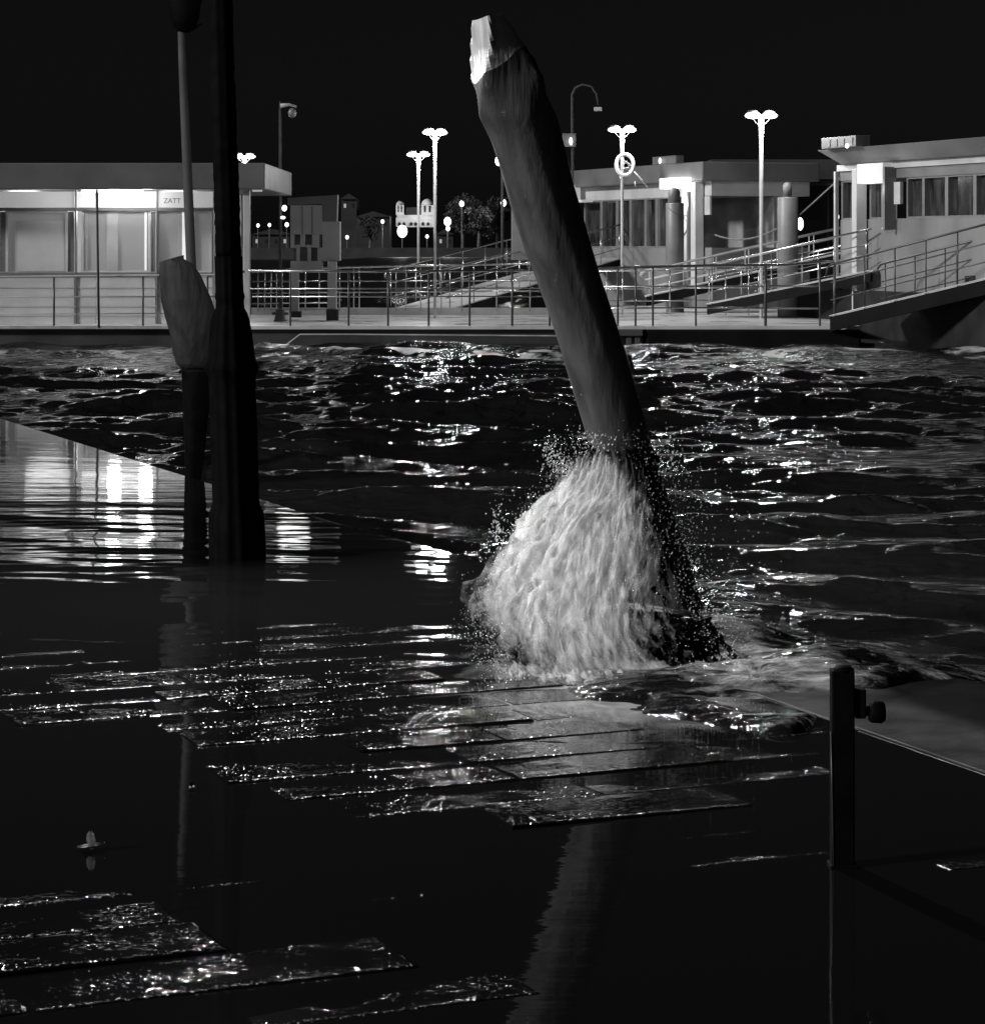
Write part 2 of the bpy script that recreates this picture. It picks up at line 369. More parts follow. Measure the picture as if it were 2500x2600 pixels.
    bed.prism([(-30, 2, -.05)] + [(x, y, -.05) for x, y in pts] + [(-40, 36, -.05)], (0, 0, -1.6))
    tag(bed.build('quay_wall', 'farwall'), kind='structure')
build_pavers()

kerbm = mat('istrian_kerb_stone', .013, .5, mott=.3, mscale=2, bump=.004, bscale=12, rv=.15)
def build_kerb():
    mb = MB(); rnd = random.Random(9); d = 3.2
    inn = lambda y: edgeX(y) - .50
    def outr(y): return edgeX(y) + float(np.interp(y, [-10, 7.5, 9.9, 10.9, 60], [.62, .62, .62, 0, 0]))
    while d < 33:
        L = rnd.uniform(1.0, 1.6); y0, y1 = d + .004, d + L - .004; d += L
        z = .005 + rnd.gauss(0, .0015) - .02 * max(0, min(1, (y0 - 12) / 3)); t = rnd.gauss(0, .002)
        a, b, c, e = (inn(y0), y0), (outr(y0), y0), (outr(y1), y1), (inn(y1), y1)
        mb.hexa([(*a, -.4), (*b, -.4), (*c, -.4), (*e, -.4), (*a, z + t), (*b, z), (*c, z), (*e, z + t)])
    o = mb.build('quay_kerb', kerbm, bevel=.004); tag(o, kind='structure')
build_kerb()

def build_flood():
    m = bpy.data.materials.new('flood_water'); m.use_nodes = True; t = m.node_tree; b = t.nodes['Principled BSDF']
    b.inputs['Base Color'].default_value = (.006, .006, .006, 1); b.inputs['Roughness'].default_value = .035; b.inputs['IOR'].default_value = 1.33
    b.inputs['Specular IOR Level'].default_value = .5
    at = t.nodes.new('ShaderNodeAttribute'); at.attribute_name = 'foam'; g0 = t.nodes.new('ShaderNodeNewGeometry')
    nf = t.nodes.new('ShaderNodeTexNoise'); nf.inputs['Scale'].default_value = 4; nf.inputs['Detail'].default_value = 7; nf.inputs['Distortion'].default_value = 1.0
    t.links.new(g0.outputs['Position'], nf.inputs['Vector'])
    ad = t.nodes.new('ShaderNodeMath'); ad.operation = 'MULTIPLY_ADD'; ad.inputs[1].default_value = .8; t.links.new(nf.outputs['Fac'], ad.inputs[0]); t.links.new(at.outputs['Fac'], ad.inputs[2])
    mr = t.nodes.new('ShaderNodeMapRange'); mr.inputs['From Min'].default_value = .62; mr.inputs['From Max'].default_value = 1.4; t.links.new(ad.outputs[0], mr.inputs[0])
    mx = t.nodes.new('ShaderNodeMix'); mx.data_type = 'RGBA'; mx.inputs[6].default_value = (.006, .006, .006, 1); mx.inputs[7].default_value = (.5, .5, .5, 1)
    t.links.new(mr.outputs[0], mx.inputs[0]); t.links.new(mx.outputs[2], b.inputs['Base Color'])
    geo = t.nodes.new('ShaderNodeNewGeometry'); mp = t.nodes.new('ShaderNodeMapping'); mp.inputs['Rotation'].default_value = (0, 0, -.4); mp.inputs['Scale'].default_value = (.8, 3.5, 1)
    t.links.new(geo.outputs['Position'], mp.inputs[0])
    n = t.nodes.new('ShaderNodeTexNoise'); n.inputs['Scale'].default_value = 2.2; n.inputs['Detail'].default_value = 3
    t.links.new(mp.outputs[0], n.inputs['Vector'])
    bp = t.nodes.new('ShaderNodeBump'); bp.inputs['Distance'].default_value = .0010; t.links.new(n.outputs['Fac'], bp.inputs['Height']); t.links.new(bp.outputs[0], b.inputs['Normal'])
    Ds = [3.6]
    while Ds[-1] < 33: Ds.append(Ds[-1] + max(.02, Ds[-1] ** 2 / 4250 * .6))
    Ds = np.array(Ds); C = 160; u = np.linspace(0, 1, C)
    E = np.array([edgeX(d) - (.40 if d < 11.2 else .40 - .37 * min(1, (d - 11.2) / .6)) for d in Ds]); L = -.30 * Ds - 3
    X = L[:, None] + (E - L)[:, None] * u[None, :]; Y = np.repeat(Ds[:, None], C, 1); Z = np.zeros_like(X)
    r = np.random.default_rng(2)
    amp = np.clip((17.5 - Y) / 3, .14, 1) * np.clip((Y - 8) / 2.5, .05, 1)
    for _ in range(26):
        lam = float(np.exp(r.uniform(np.log(.16), np.log(1.6)))); th = r.normal(1.25, .36); k = 2 * np.pi / lam
        Z += .0042 * lam / 6.28 * 1.0 * np.sin(k * (X * np.cos(th) + Y * np.sin(th)) + r.uniform(0, 6.28)) * amp
    # the film stands a little higher towards the viewer around 12 m and drains away behind
    q = X * .25
    t_ = np.clip((15.6 + q * .3 - Y) / 3.3, 0, 1); f_ = np.clip((Y - 10.9) / 1.3, 0, 1)
    Z += .040 * (t_ * t_ * (3 - 2 * t_)) ** .8 * (f_ * f_ * (3 - 2 * f_))
    fo = .55 * np.exp(-((E[:, None] - X) / .035) ** 2) * np.clip((Y - 11.3) / .5, 0, 1) * np.clip(.5 + vnoise(X * 4, Y * 4, 8, 3), 0, 1)
    fo += .9 * np.exp(-((X - .50) / .55) ** 2 - ((Y - 9.75) / .95) ** 2)  # foam wash, with pale colour painted in for the splash's reflection
    V = np.stack([X, Y, Z], -1).reshape(-1, 3)
    o = np_mesh('flood_water', V, len(Ds), C, m, fo.reshape(-1)); tag(o, kind='structure')
build_flood()

# ---------------------------------------------------------------- the leaning piles
def pile(name, label, left, right, y0, y1, Da, Db, nfac, yfac, ycap, seed, m_main, m_cap, ywet=0):
    th = thing(name, P(np.interp(y1, *zip(*left)), y1, Db), label, 'wooden pile', 'leaning wooden mooring piles')
    NS, NT = 110, 48
    def surf(y, k):
        l = np.interp(y, *zip(*left)); r = np.interp(y, *zip(*right))
        D = Da + (Db - Da) * (y - y0) / (y1 - y0); c = P((l + r) / 2, y, D); hw = (r - l) / 2 / F * D
        bl = max(0, min(1, (yfac - y) / (.35 * yfac))) if yfac else 0
        a = 2 * math.pi * k / NT; s = 2 * math.pi / nfac
        ph_ = R(4 + 28 * max(0, min(1.6, (y - 50) / 150))) if nfac == 4 else .25
        pf = math.cos(s / 2) / math.cos(((a + ph_) % s) - s / 2)
        q = hw * ((1 - bl) + bl * (pf / ((.97 - .10 * max(0, min(1, (y - 50) / 150))) if nfac == 4 else .944)))
        nz = noise.fractal(Vector((math.cos(a) * 1.6 + seed, math.sin(a) * 1.6, c.z * 1.3)), 1, 2, 5)
        n2 = noise.fractal(Vector((math.cos(a) * 9 + seed, math.sin(a) * 9, c.z * 1.6)), 1, 2, 3)
        q *= 1 + .045 * nz * (1 - .7 * bl) + .02 * n2 * (1 - bl)
        return c + Vector((math.cos(a) * q, math.sin(a) * q, 0))
    ca = [math.cos(2 * math.pi * k / NT) for k in range(NT)]
    tp = [y0 - 9 * c for c in ca]
    def skin(ya, yb, n_, top, bot):
        vs = [surf(ya[k] + (yb[k] - ya[k]) * i / n_, k) for i in range(n_ + 1) for k in range(NT)]; n = NT
        fs = [(i * n + k, i * n + (k + 1) % n, (i + 1) * n + (k + 1) % n, (i + 1) * n + k) for i in range(n_) for k in range(n)]
        if top: fs.append(tuple(range(n)))
        if bot: fs.append(tuple(n_ * n + k for k in range(n)))
        return MB().add(vs, fs)
    if ycap:
        cut = [ycap - 48 * c for c in ca]
        skin(tp, cut, 16, True, False).build('cut_top', m_cap, th)
        skin(cut, [y1] * NT, NS, False, True).build('shaft', m_main, th, smooth=True)
    else:
        skin(tp, [ywet] * NT, 60, True, True).build('shaft', m_main, th, smooth=True)
        skin([ywet + .5] * NT, [y1] * NT, 60, True, True).build('wet_foot', 'iron', th, smooth=True)
    return th
L1 = [(40, 1198), (165, 1193), (211, 1192), (294, 1215), (358, 1248), (427, 1272), (505, 1293), (643, 1337), (689, 1355), (803, 1394), (872, 1417), (1017, 1462), (1104, 1487), (1750, 1690)]
R1 = [(40, 1284), (92, 1316), (151, 1357), (220, 1394), (298, 1417), (459, 1453), (620, 1499), (725, 1531), (803, 1559), (895, 1590), (1017, 1623), (1104, 1647), (1750, 1852)]
pile('leaning_pile', 'thick dark wooden pile with pale cut top leaning left out of the splash', L1, R1, 42, 1750, 11.3, 12.1, 4, 300, 164, 3.1, 'wood', 'cut')
L2 = [(658, 405), (700, 403), (760, 408), (800, 418), (840, 430), (900, 440), (925, 448), (935, 460), (1000, 462), (1150, 468), (1400, 478)]
R2 = [(658, 468), (668, 490), (700, 512), (760, 538), (800, 550), (840, 552), (900, 545), (936, 540), (1000, 534), (1150, 520), (1230, 508), (1400, 500)]
pile('leaning_pile', 'short dark faceted wooden pile leaning behind the black lamp post', L2, R2, 656, 1400, 18.6, 19.2, 5, 830, 0, 8.4, 'wooddark', 'cut', 936)

# ---------------------------------------------------------------- near street lamp (black cast iron, its lantern is above the frame)
def near_lamp():
    D = 13.4; base = P(604, 1432, D); base.z = -.03; top0 = P(561, 0, D); ax = (top0 - P(604, 1430, D)); ax = ax / ax.z
    th = thing('street_lamp', base, 'black cast iron lamp post with swollen fluted base standing in the flooded quay', 'street lamp')
    Z = lambda y: H - (y - HY) / F * D - base.z
    prof = [(1440, 74), (1426, 74), (1330, 72), (1300, 70), (1284, 62), (1270, 60), (1100, 61), (1000, 60), (955, 61), (940, 69), (928, 70), (915, 63), (900, 60), (850, 55), (815, 50), (795, 44), (782, 37), (765, 36), (752, 39), (740, 36), (650, 36)]
    def lat(pr, nm, fl=0, nf=0, n=24):
        q = []
        for i, (y, r) in enumerate(pr): q.append((r / F * D, Z(y)))
        MB().lathe(q, n, org=base, axis=ax, flute=fl, nf=nf).build(nm, 'iron', th, smooth=True)
    lat(prof, 'pedestal', .10, 12, 48)
    sh = []; rnd = random.Random(3); y = 650
    while y > -330:
        sh.append((y, 34.5 - (650 - y) * .0055 + rnd.uniform(-1.5, 1.5))); y -= 12
    lat(sh, 'shaft', .08, 8, 32)
    t = base + ax * Z(-330)
    mb = MB(); mb.lathe([(.10, 0), (.16, .06), (.05, .12), (.04, .3), (.12, .36)], 16, org=t); mb.build('capital', 'iron', th, smooth=True)
    mb = MB()
    for k in range(6):
        a = k * math.pi / 3; c, s = math.cos(a), math.sin(a)
        mb.tube([t + Vector((c * .12, s * .12, .36)), t + Vector((c * .22, s * .22, .86))], .010, 6)
    mb.lathe([(.26, .86), (.2, .95), (.08, 1.05), (.03, 1.2)], 12, org=t)
    mb.build('lantern_frame', 'iron', th)
    MB().ball(t + Vector((0, 0, .62)), .06).build('bulb', 'bulb', th, smooth=True)
    point('quay_lamp_light', t + Vector((.0, -.09, .60)), 1900, .07, th)
near_lamp()

# thin leaning post with dark lantern
def thin_post():
    D = 20.5; b = P(505, 1150, D); b.z = -.03
    th = thing('street_lamp', b, 'thin grey lamp post leaning beside the thick black one, dark lantern at its top', 'street lamp')
    pts = [b, P(486, 690, D), P(474, 400, D), P(463, 160, D), P(460, 80, D)]
    MB().tube(pts, [.042, .040, .038, .032, .028], 12).build('shaft', 'greypole', th, smooth=True)
    t = P(470, 72, D)
    MB().lathe([(.04, -.03), (.08, 0), (.115, .08), (.135, .21), (.135, .26), (.02, .32)], 14, org=t).build('lantern', 'iron', th, smooth=True)
    MB().tube([t + Vector((-.10, 0, .02)), t + Vector((-.04, 0, -.012)), t + Vector((.06, 0, -.01)), t + Vector((.13, 0, .04))], .008, 6).build('bracket', 'iron', th, smooth=True)
thin_post()

# ---------------------------------------------------------------- mooring post with knob
def near_post():
    D = 6.83; b = P(2150, 2210, D); b.z = -.02
    th = thing('mooring_post', b, 'short black metal post with a round knob on its side', 'post')
    mb = MB(); a = P(2112, 1704, D); c = P(2170, 2216, D)
    mb.box(a.x, c.x, D, D + .055, -.02, a.z); mb.build('shaft', 'iron', th, bevel=.004)
    mb = MB(); cc = P(2141, 1704, D + .027); mb.lathe([(.0295, 0), (.028, .006), (.02, .012), (.004, .015)], 16, org=cc + Vector((0, .0, .001))); mb.build('cap', 'iron', th, smooth=True)
    mb = MB(); mb.pbox(2171, 1752, 2199, 1826, D + .008, .04); mb.build('clamp', 'iron', th, bevel=.004)
    mb = MB(); mb.tube([P(2199, 1805, D + .028), P(2208, 1806, D + .028)], .014, 12)
    mb.tube([P(2206, 1806, D + .028), P(2214, 1807, D + .028), P(2238, 1809, D + .028), P(2246, 1809, D + .028)], [.024, .030, .030, .022], 16)
    mb.build('knob', 'iron', th, smooth=True)
    mb = MB(); mb.tube([P(2109, 1860, D), P(2112, 2010, D), P(2116, 2200, D)], .0022, 6); mb.build('lit_edge_rod', 'darksteel', th, smooth=True)  # thin rod added to stand for the post's lit left edge
    mb = MB(); mb.box(a.x - .006, c.x + .01, D - .008, D + .065, -.02, .008); mb.build('foot_plate', 'iron', th, bevel=.004)
near_post()

# ---------------------------------------------------------------- fallen leaves
def leaf(px, py, s, rot, up, label):
    D = H * F / (py - HY); c = Vector(((px - CX) / F * D, D, .006)); mb = MB(); Rm = Matrix.Rotation(rot, 3, 'Z')
    def lobe(L, W, base, ang, tilt, bend):
        N = 9; vs = []
        A = Matrix.Rotation(ang, 3, 'Z') @ Matrix.Rotation(-tilt, 3, 'Y')
        for i in range(N):
            t = i / (N - 1); wv = W * (math.sin(math.pi * min(1, t * .93 + .07)) ** .8) * (1 + .18 * math.sin(t * 23 + L * 90))
            for j in (-1, -.5, 0, .5, 1): vs.append(A @ Vector((t * L, j * wv, bend * t * t * L + .35 * W * abs(j) * (1 if j > 0 else .3))) + base)
        vs += [v + Vector((0, 0, -.0012)) for v in vs]; n = N * 5
        fs = [(i * 5 + j, i * 5 + j + 1, (i + 1) * 5 + j + 1, (i + 1) * 5 + j) for i in range(N - 1) for j in range(4)]
        fs += [tuple(q + n for q in f[::-1]) for f in fs]; mb.add([Rm @ v + c for v in vs], fs)
    lobe(s, s * .20, Vector((-s * .45, 0, .001)), 0, .10, .05)
    lobe(s * .60, s * .20, Vector((s * .05, 0, .003)), math.pi * 1.3, 1.25, .2)
    lobe(s * .35, s * .10, Vector((s * .1, 0, .002)), -1.4, .05, 0)
    mb.tube([c + Rm @ Vector((s * .5, 0, .003)), c + Rm @ Vector((s * .66, s * .03, .002))], .001, 5)
    o = mb.build('fallen_leaf', 'leafl', org=c); tag(o, label, 'leaf', 'dead leaves on the wet paving')
leaf(228, 2160, .078, 0, .95, 'curled grey leaf with one lobe raised, on the dark puddle')
leaf(486, 2006, .032, 1.2, 1.1, 'tiny upright leaf on the puddle, farther from the camera than the curled one')

# ---------------------------------------------------------------- splash
def build_splash():
    th = thing('wave_splash', (PB.x - .2, 10.9, -.05), 'white foaming splash bursting around the foot of the thick leaning pile', 'splash')
    prof = [(1130, 1480, 1640), (1180, 1436, 1700), (1250, 1400, 1726), (1300, 1352, 1735), (1400, 1298, 1750), (1480, 1250, 1768), (1550, 1222, 1800),
            (1600, 1230, 1830), (1660, 1250, 1880), (1720, 1270, 1930), (1790, 1290, 1960)]
    ys = [p[0] for p in prof]; ls = [p[1] for p in prof]; rs = [p[2] for p in prof]
    m = bpy.data.materials.new('splash_foam'); m.use_nodes = True; t = m.node_tree; b = t.nodes['Principled BSDF']
    b.inputs['Base Color'].default_value = (.66, .66, .66, 1); b.inputs['Roughness'].default_value = .42; b.inputs['Specular IOR Level'].default_value = .35
    b.inputs['Subsurface Weight'].default_value = 0
    uv = t.nodes.new('ShaderNodeAttribute'); uv.attribute_name = 'st'
    def stn(sx, sy, det, off, dist=.5):
        mp = t.nodes.new('ShaderNodeMapping'); mp.inputs['Scale'].default_value = (sx, sy, 1); mp.inputs['Location'].default_value = (off, off, off)
        t.links.new(uv.outputs['Vector'], mp.inputs[0]); n = t.nodes.new('ShaderNodeTexNoise'); n.inputs['Scale'].default_value = 1
        n.inputs['Detail'].default_value = det; n.inputs['Distortion'].default_value = dist; n.inputs['Roughness'].default_value = .6
        t.links.new(mp.outputs[0], n.inputs['Vector']); return n
    n1 = stn(17, 2.4, 6, 0); n2 = stn(44, 6, 4, 4)
    bp = t.nodes.new('ShaderNodeBump'); bp.inputs['Distance'].default_value = .02; t.links.new(n1.outputs['Fac'], bp.inputs['Height'])
    bp2 = t.nodes.new('ShaderNodeBump'); bp2.inputs['Distance'].default_value = .005; t.links.new(n2.outputs['Fac'], bp2.inputs['Height']); t.links.new(bp.outputs[0], bp2.inputs['Normal'])
    t.links.new(bp2.outputs[0], b.inputs['Normal'])
    dens = t.nodes.new('ShaderNodeAttribute'); dens.attribute_name = 'dens'
    s = t.nodes.new('ShaderNodeMath'); s.operation = 'ADD'; t.links.new(n1.outputs['Fac'], s.inputs[0]); t.links.new(dens.outputs['Fac'], s.inputs[1])
    s2 = t.nodes.new('ShaderNodeMath'); s2.operation = 'MULTIPLY_ADD'; t.links.new(n2.outputs['Fac'], s2.inputs[0]); s2.inputs[1].default_value = .42; t.links.new(s.outputs[0], s2.inputs[2])
    mr = t.nodes.new('ShaderNodeMapRange'); mr.inputs['From Min'].default_value = .80; mr.inputs['From Max'].default_value = 1.45
    t.links.new(s2.outputs[0], mr.inputs[0])
    tl = t.nodes.new('ShaderNodeBsdfTranslucent'); tl.inputs[0].default_value = (.9, .9, .9, 1)
    ma = t.nodes.new('ShaderNodeMixShader'); ma.inputs[0].default_value = .42; t.links.new(b.outputs[0], ma.inputs[1]); t.links.new(tl.outputs[0], ma.inputs[2])
    tr = t.nodes.new('ShaderNodeBsdfTransparent'); mb_ = t.nodes.new('ShaderNodeMixShader')
    t.links.new(mr.outputs[0], mb_.inputs[0]); t.links.new(tr.outputs[0], mb_.inputs[1]); t.links.new(ma.outputs[0], mb_.inputs[2])
    t.links.new(mb_.outputs[0], t.nodes['Material Output'].inputs['Surface'])
    for sh in range(7):
        sc_ = 1.05 - .10 * sh; NT, NS = 150, 90; vs = []; st = []; de = []
        for i in range(NS + 1):
            v = i / NS; y = 1130 + (1790 - 1130) * v
            l, r = np.interp(y, ys, ls), np.interp(y, ys, rs)
            Dc = 11.75 - 2.05 * v ** 1.2
            c = P((l + r) / 2 + 14 * math.sin(v * 9 + sh), y, Dc); hw = (r - l) / 2 / F * Dc * sc_
            for k in range(NT + 1):
                a = 2 * math.pi * k / NT; ca, sa = math.cos(a), math.sin(a)
                tw = a + v * .5
                q = noise.fractal(Vector((math.cos(tw) * 5.5 + sh * 7, math.sin(tw) * 5.5, v * 3.2)), 1, 2, 5)
                q2 = noise.fractal(Vector((math.cos(tw) * 16 + sh * 3, math.sin(tw) * 16, v * 6)), 1, 2, 3)
                rad = 1 + .26 * q + .02 * q2 - .03
                zz = c.z + .05 * q2
                vs.append((c.x + ca * hw * rad, c.y + sa * hw * .62 * rad, zz))
                st.append((a / 6.283 * 2 + v * .25 + sh * 3.7, v * 2.2, sh))
                # light, dense at the lower left; torn at top and on the right
                edge = .34 * math.sin(math.pi * min(1, v * 1.15) ** .7) if v < .87 else .34 * max(0, (1 - v) / .13)
                edge *= 1 - .45 * max(0, ca + .1)
                left = .5 - .5 * ca
                de.append(edge * (.5 + .9 * left) + .16 * left * min(1, max(0, (v - .15) / .15)) * min(1, (1 - v) / .1) - .13 * abs(ca) ** 5 - (.26, .17, .09, .03, 0, 0, 0)[sh])
        n = NT + 1
        fs = [(i * n + k, i * n + k + 1, (i + 1) * n + k + 1, (i + 1) * n + k) for i in range(NS) for k in range(NT)]
        mb = MB(); mb.v = [Vector(p) for p in vs]; mb.f = [list(f) for f in fs]
        o = mb.build('water_sheet', m, th, smooth=True)
        a1 = o.data.attributes.new('st', 'FLOAT_VECTOR', 'POINT'); a1.data.foreach_set('vector', np.array(st, np.float32).ravel())
        a2 = o.data.attributes.new('dens', 'FLOAT', 'POINT'); a2.data.foreach_set('value', np.array(de, np.float32))
    # flying drops and short torn strands
    dm = mat('spray_drops', .75, .3, mott=.3)
    mb = MB(); rnd = random.Random(12)
    for i in range(3800):
        v = rnd.random() ** .9; y = 1090 + 640 * v
        l, r = np.interp(y, ys, ls), np.interp(y, ys, rs); side = rnd.random()
        if side < .45: px = rnd.gauss(l, 20 + 24 * v * rnd.random())
        elif side < .8: px = rnd.gauss(r - 10, 38)
        else: px = rnd.uniform(l, r)
        if rnd.random() < .12: px = rnd.uniform(l - 90, r + 200); y -= rnd.uniform(0, 90)
        D = 11.75 - 2.05 * v ** 1.2 + rnd.gauss(0, .18) - .1
        c = P(px, y, D); rr = rnd.uniform(.0007, .0021) * (1.7 if rnd.random() < .06 else 1); Lg = rr * rnd.uniform(1.0, 2.6)
        d = Vector(((px - (l + r) / 2) / 300 * .8 + rnd.gauss(0, .3) + .3, rnd.gauss(0, .3), 1.0)).normalized()
        u = d.orthogonal().normalized(); w_ = d.cross(u)
        vs = [c - d * Lg] + [c + u * rr, c + w_ * rr, c - u * rr, c - w_ * rr] + [c + d * Lg]
        mb.add(vs, [(0, 2, 1), (0, 3, 2), (0, 4, 3), (0, 1, 4), (5, 1, 2), (5, 2, 3), (5, 3, 4), (5, 4, 1)])
    for cx_, cy_, sx_, sy_, n_ in ((1398, 1150, 12, 20, 120), (1425, 1185, 16, 16, 120), (1262, 1345, 10, 34, 120), (1500, 1120, 24, 14, 70), (1700, 1170, 24, 22, 70)):
        for _ in range(n_):
            rr = rnd.uniform(.0012, .0045) * (.6 if rnd.random() < .5 else 1); c = P(rnd.gauss(cx_, sx_), rnd.gauss(cy_, sy_), 11.3 + rnd.gauss(0, .08))
            mb.add([c + Vector((0, 0, -rr * 1.6)), c + Vector((rr, 0, 0)), c + Vector((0, rr, 0)), c - Vector((rr, 0, 0)), c - Vector((0, rr, 0)), c + Vector((rr, 0, rr * 1.6))], [(0, 2, 1), (0, 3, 2), (0, 4, 3), (0, 1, 4), (5, 1, 2), (5, 2, 3), (5, 3, 4), (5, 4, 1)])
    o = mb.build('spray', dm, th, smooth=True); o['kind'] = 'stuff'
build_splash()
exec_rest = True

# ---------------------------------------------------------------- pontoons
def pontoons():
    th = thing('floating_pontoon', P(900, 880, 45), 'long floating pontoon with pale deck and black hull carrying the railed landing stage', 'pontoon')
    mb = MB(); a = P(-900, 833, 45); b = P(2186, 833, 45)
    mb.box(a.x, b.x, 45.0, 53, .20, .255); mb.build('deck', 'deck', th)
    mb = MB(); mb.box(a.x, P(1632, 0, 45).x, 45.08, 53, -.5, .198); mb.build('hull', 'hull', th)
    mb = MB(); c = P(1640, 0, 45).x; mb.box(c, b.x - .02, 44.9, 53, -.5, .196); mb.build('hull_block', 'dark', th, bevel=.03)
    mb = MB(); mb.box(b.x - .015, b.x + .24, 45.0, 47, -.3, -.04); mb.build('fender_step', 'dark', th, bevel=.03)
    # rubbing strake with the sloping end on the left
    mb = MB(); mb.tube([P(690, 903, 44.9), P(762, 849, 44.9), P(900, 849, 44.9), P(1412, 853, 44.9)], .014, 8); mb.build('strake', 'trim', th)
    mb = MB()
    for i, px in enumerate((1445, 1470, 1590, 1612)): mb.pbox(px, 846, px + 14, 892, 44.9, .12)
    mb.pbox(1425, 838, 1632, 853, 44.86, .2); mb.build('fender_frame', 'far', th, bevel=.01)
    mb = MB(); a = P(150, 822, 44.99); mb.box(P(-900, 0, 45).x, P(560, 0, 45).x, 44.96, 44.998, .21, .262); mb.build('deck_edge', 'trim', th)
    # raised toe board at the back of the deck
    mb = MB(); mb.box(P(640, 0, 52.6).x, P(1480, 0, 52.6).x, 52.4, 52.5, .256, .40); mb.build('toe_board', 'white', th)
pontoons()

def railing(name, label, D, top, mids, posts, x0, x1, ybot, rt=.021, rm=.012, rp=.018, topm='steel', pm='darksteel', extra=None):
    th = thing(name, P(x0, ybot, D), label, 'railing')
    MB().tube([P(x, y, D) for x, y in top], rt, 10).build('handrail', topm, th, smooth=True)
    for m_ in mids:
        MB().tube([P(x, y, D) for x, y in m_], rm, 8).build('rail', topm, th, smooth=True)
    tx = [p[0] for p in top]; ty = [p[1] for p in top]
    for p in posts:
        r_ = rp
        if isinstance(p, tuple): p, r_ = p
        MB().tube([P(p, ybot, D), P(p, np.interp(p, tx, ty), D)], r_, 8).build('post', pm, th, smooth=True)
    return th
railing('pontoon_railing', 'front railing of the pontoon before the lit shelter, with thin mid rails', 45.15,
        [(-300, 705), (0, 703), (560, 698), (622, 689)], [[(-300, 755), (600, 752)], [(-300, 798), (600, 795)]], [-120, 137, 363, 527], -300, 622, 830, topm='panel', rm=.009)
railing('pontoon_railing', 'front railing of the pontoon between the shelter column and the leaning pile', 45.15,
        [(632, 687), (900, 689), (1410, 686)], [[(632, 733), (1420, 731)], [(640, 753), (1430, 752)]], [737, 885, 985, 1088, 1192, (1300, .02), 1395], 632, 1410, 831)
railing('pontoon_railing', 'front railing right of the leaning pile, bright along its top', 45.15,
        [(1440, 686), (1560, 680), (1800, 674), (2000, 672), (2080, 664), (2118, 664)],
        [[(1450, 728), (1900, 726), (2080, 726)], [(1470, 783), (1760, 781), (2080, 783)]], [1568, 1613, 1657, 1766, (1943, .026), 2081, 2117], 1440, 2118, 838, rt=.026, rm=.016)
railing('pontoon_railing', 'rear railing across the pontoon deck behind the ticket gates', 52.3,
        [(640, 690), (853, 679), (1080, 674), (1420, 668)], [[(640, 714), (1420, 712)], [(640, 744), (1420, 738)], [(640, 770), (860, 768)]],
        [655, 672, 688, 702, 716, 775, 810, 862, 898, 912, 1005, 1030, 1068, 1120, 1172, 1260, 1345], 640, 1420, 790, rt=.026, rm=.017, rp=.013, pm='steel')
railing('pontoon_railing', 'rear railing in front of the middle waiting room', 51.5,
        [(1420, 690), (1850, 684), (2000, 684)], [[(1420, 735), (2010, 728)], [(1420, 765), (1840, 762)]],
        [1437, 1450, 1540, 1580, 1700, 1800, 1842, 1900], 1420, 2010, 800, rt=.016, rm=.014, rp=.014, pm='steel')

# tall poles standing on the pontoon before the shelter
o = MB().tube([P(251, 832, 44.97), P(246, 482, 44.97)], .021, 10).build('slim_pole', 'greypole', smooth=True, org=P(250, 832, 44.97)); tag(o, 'slim dark pole rising from the railing across the brightest shelter panel', 'pole')

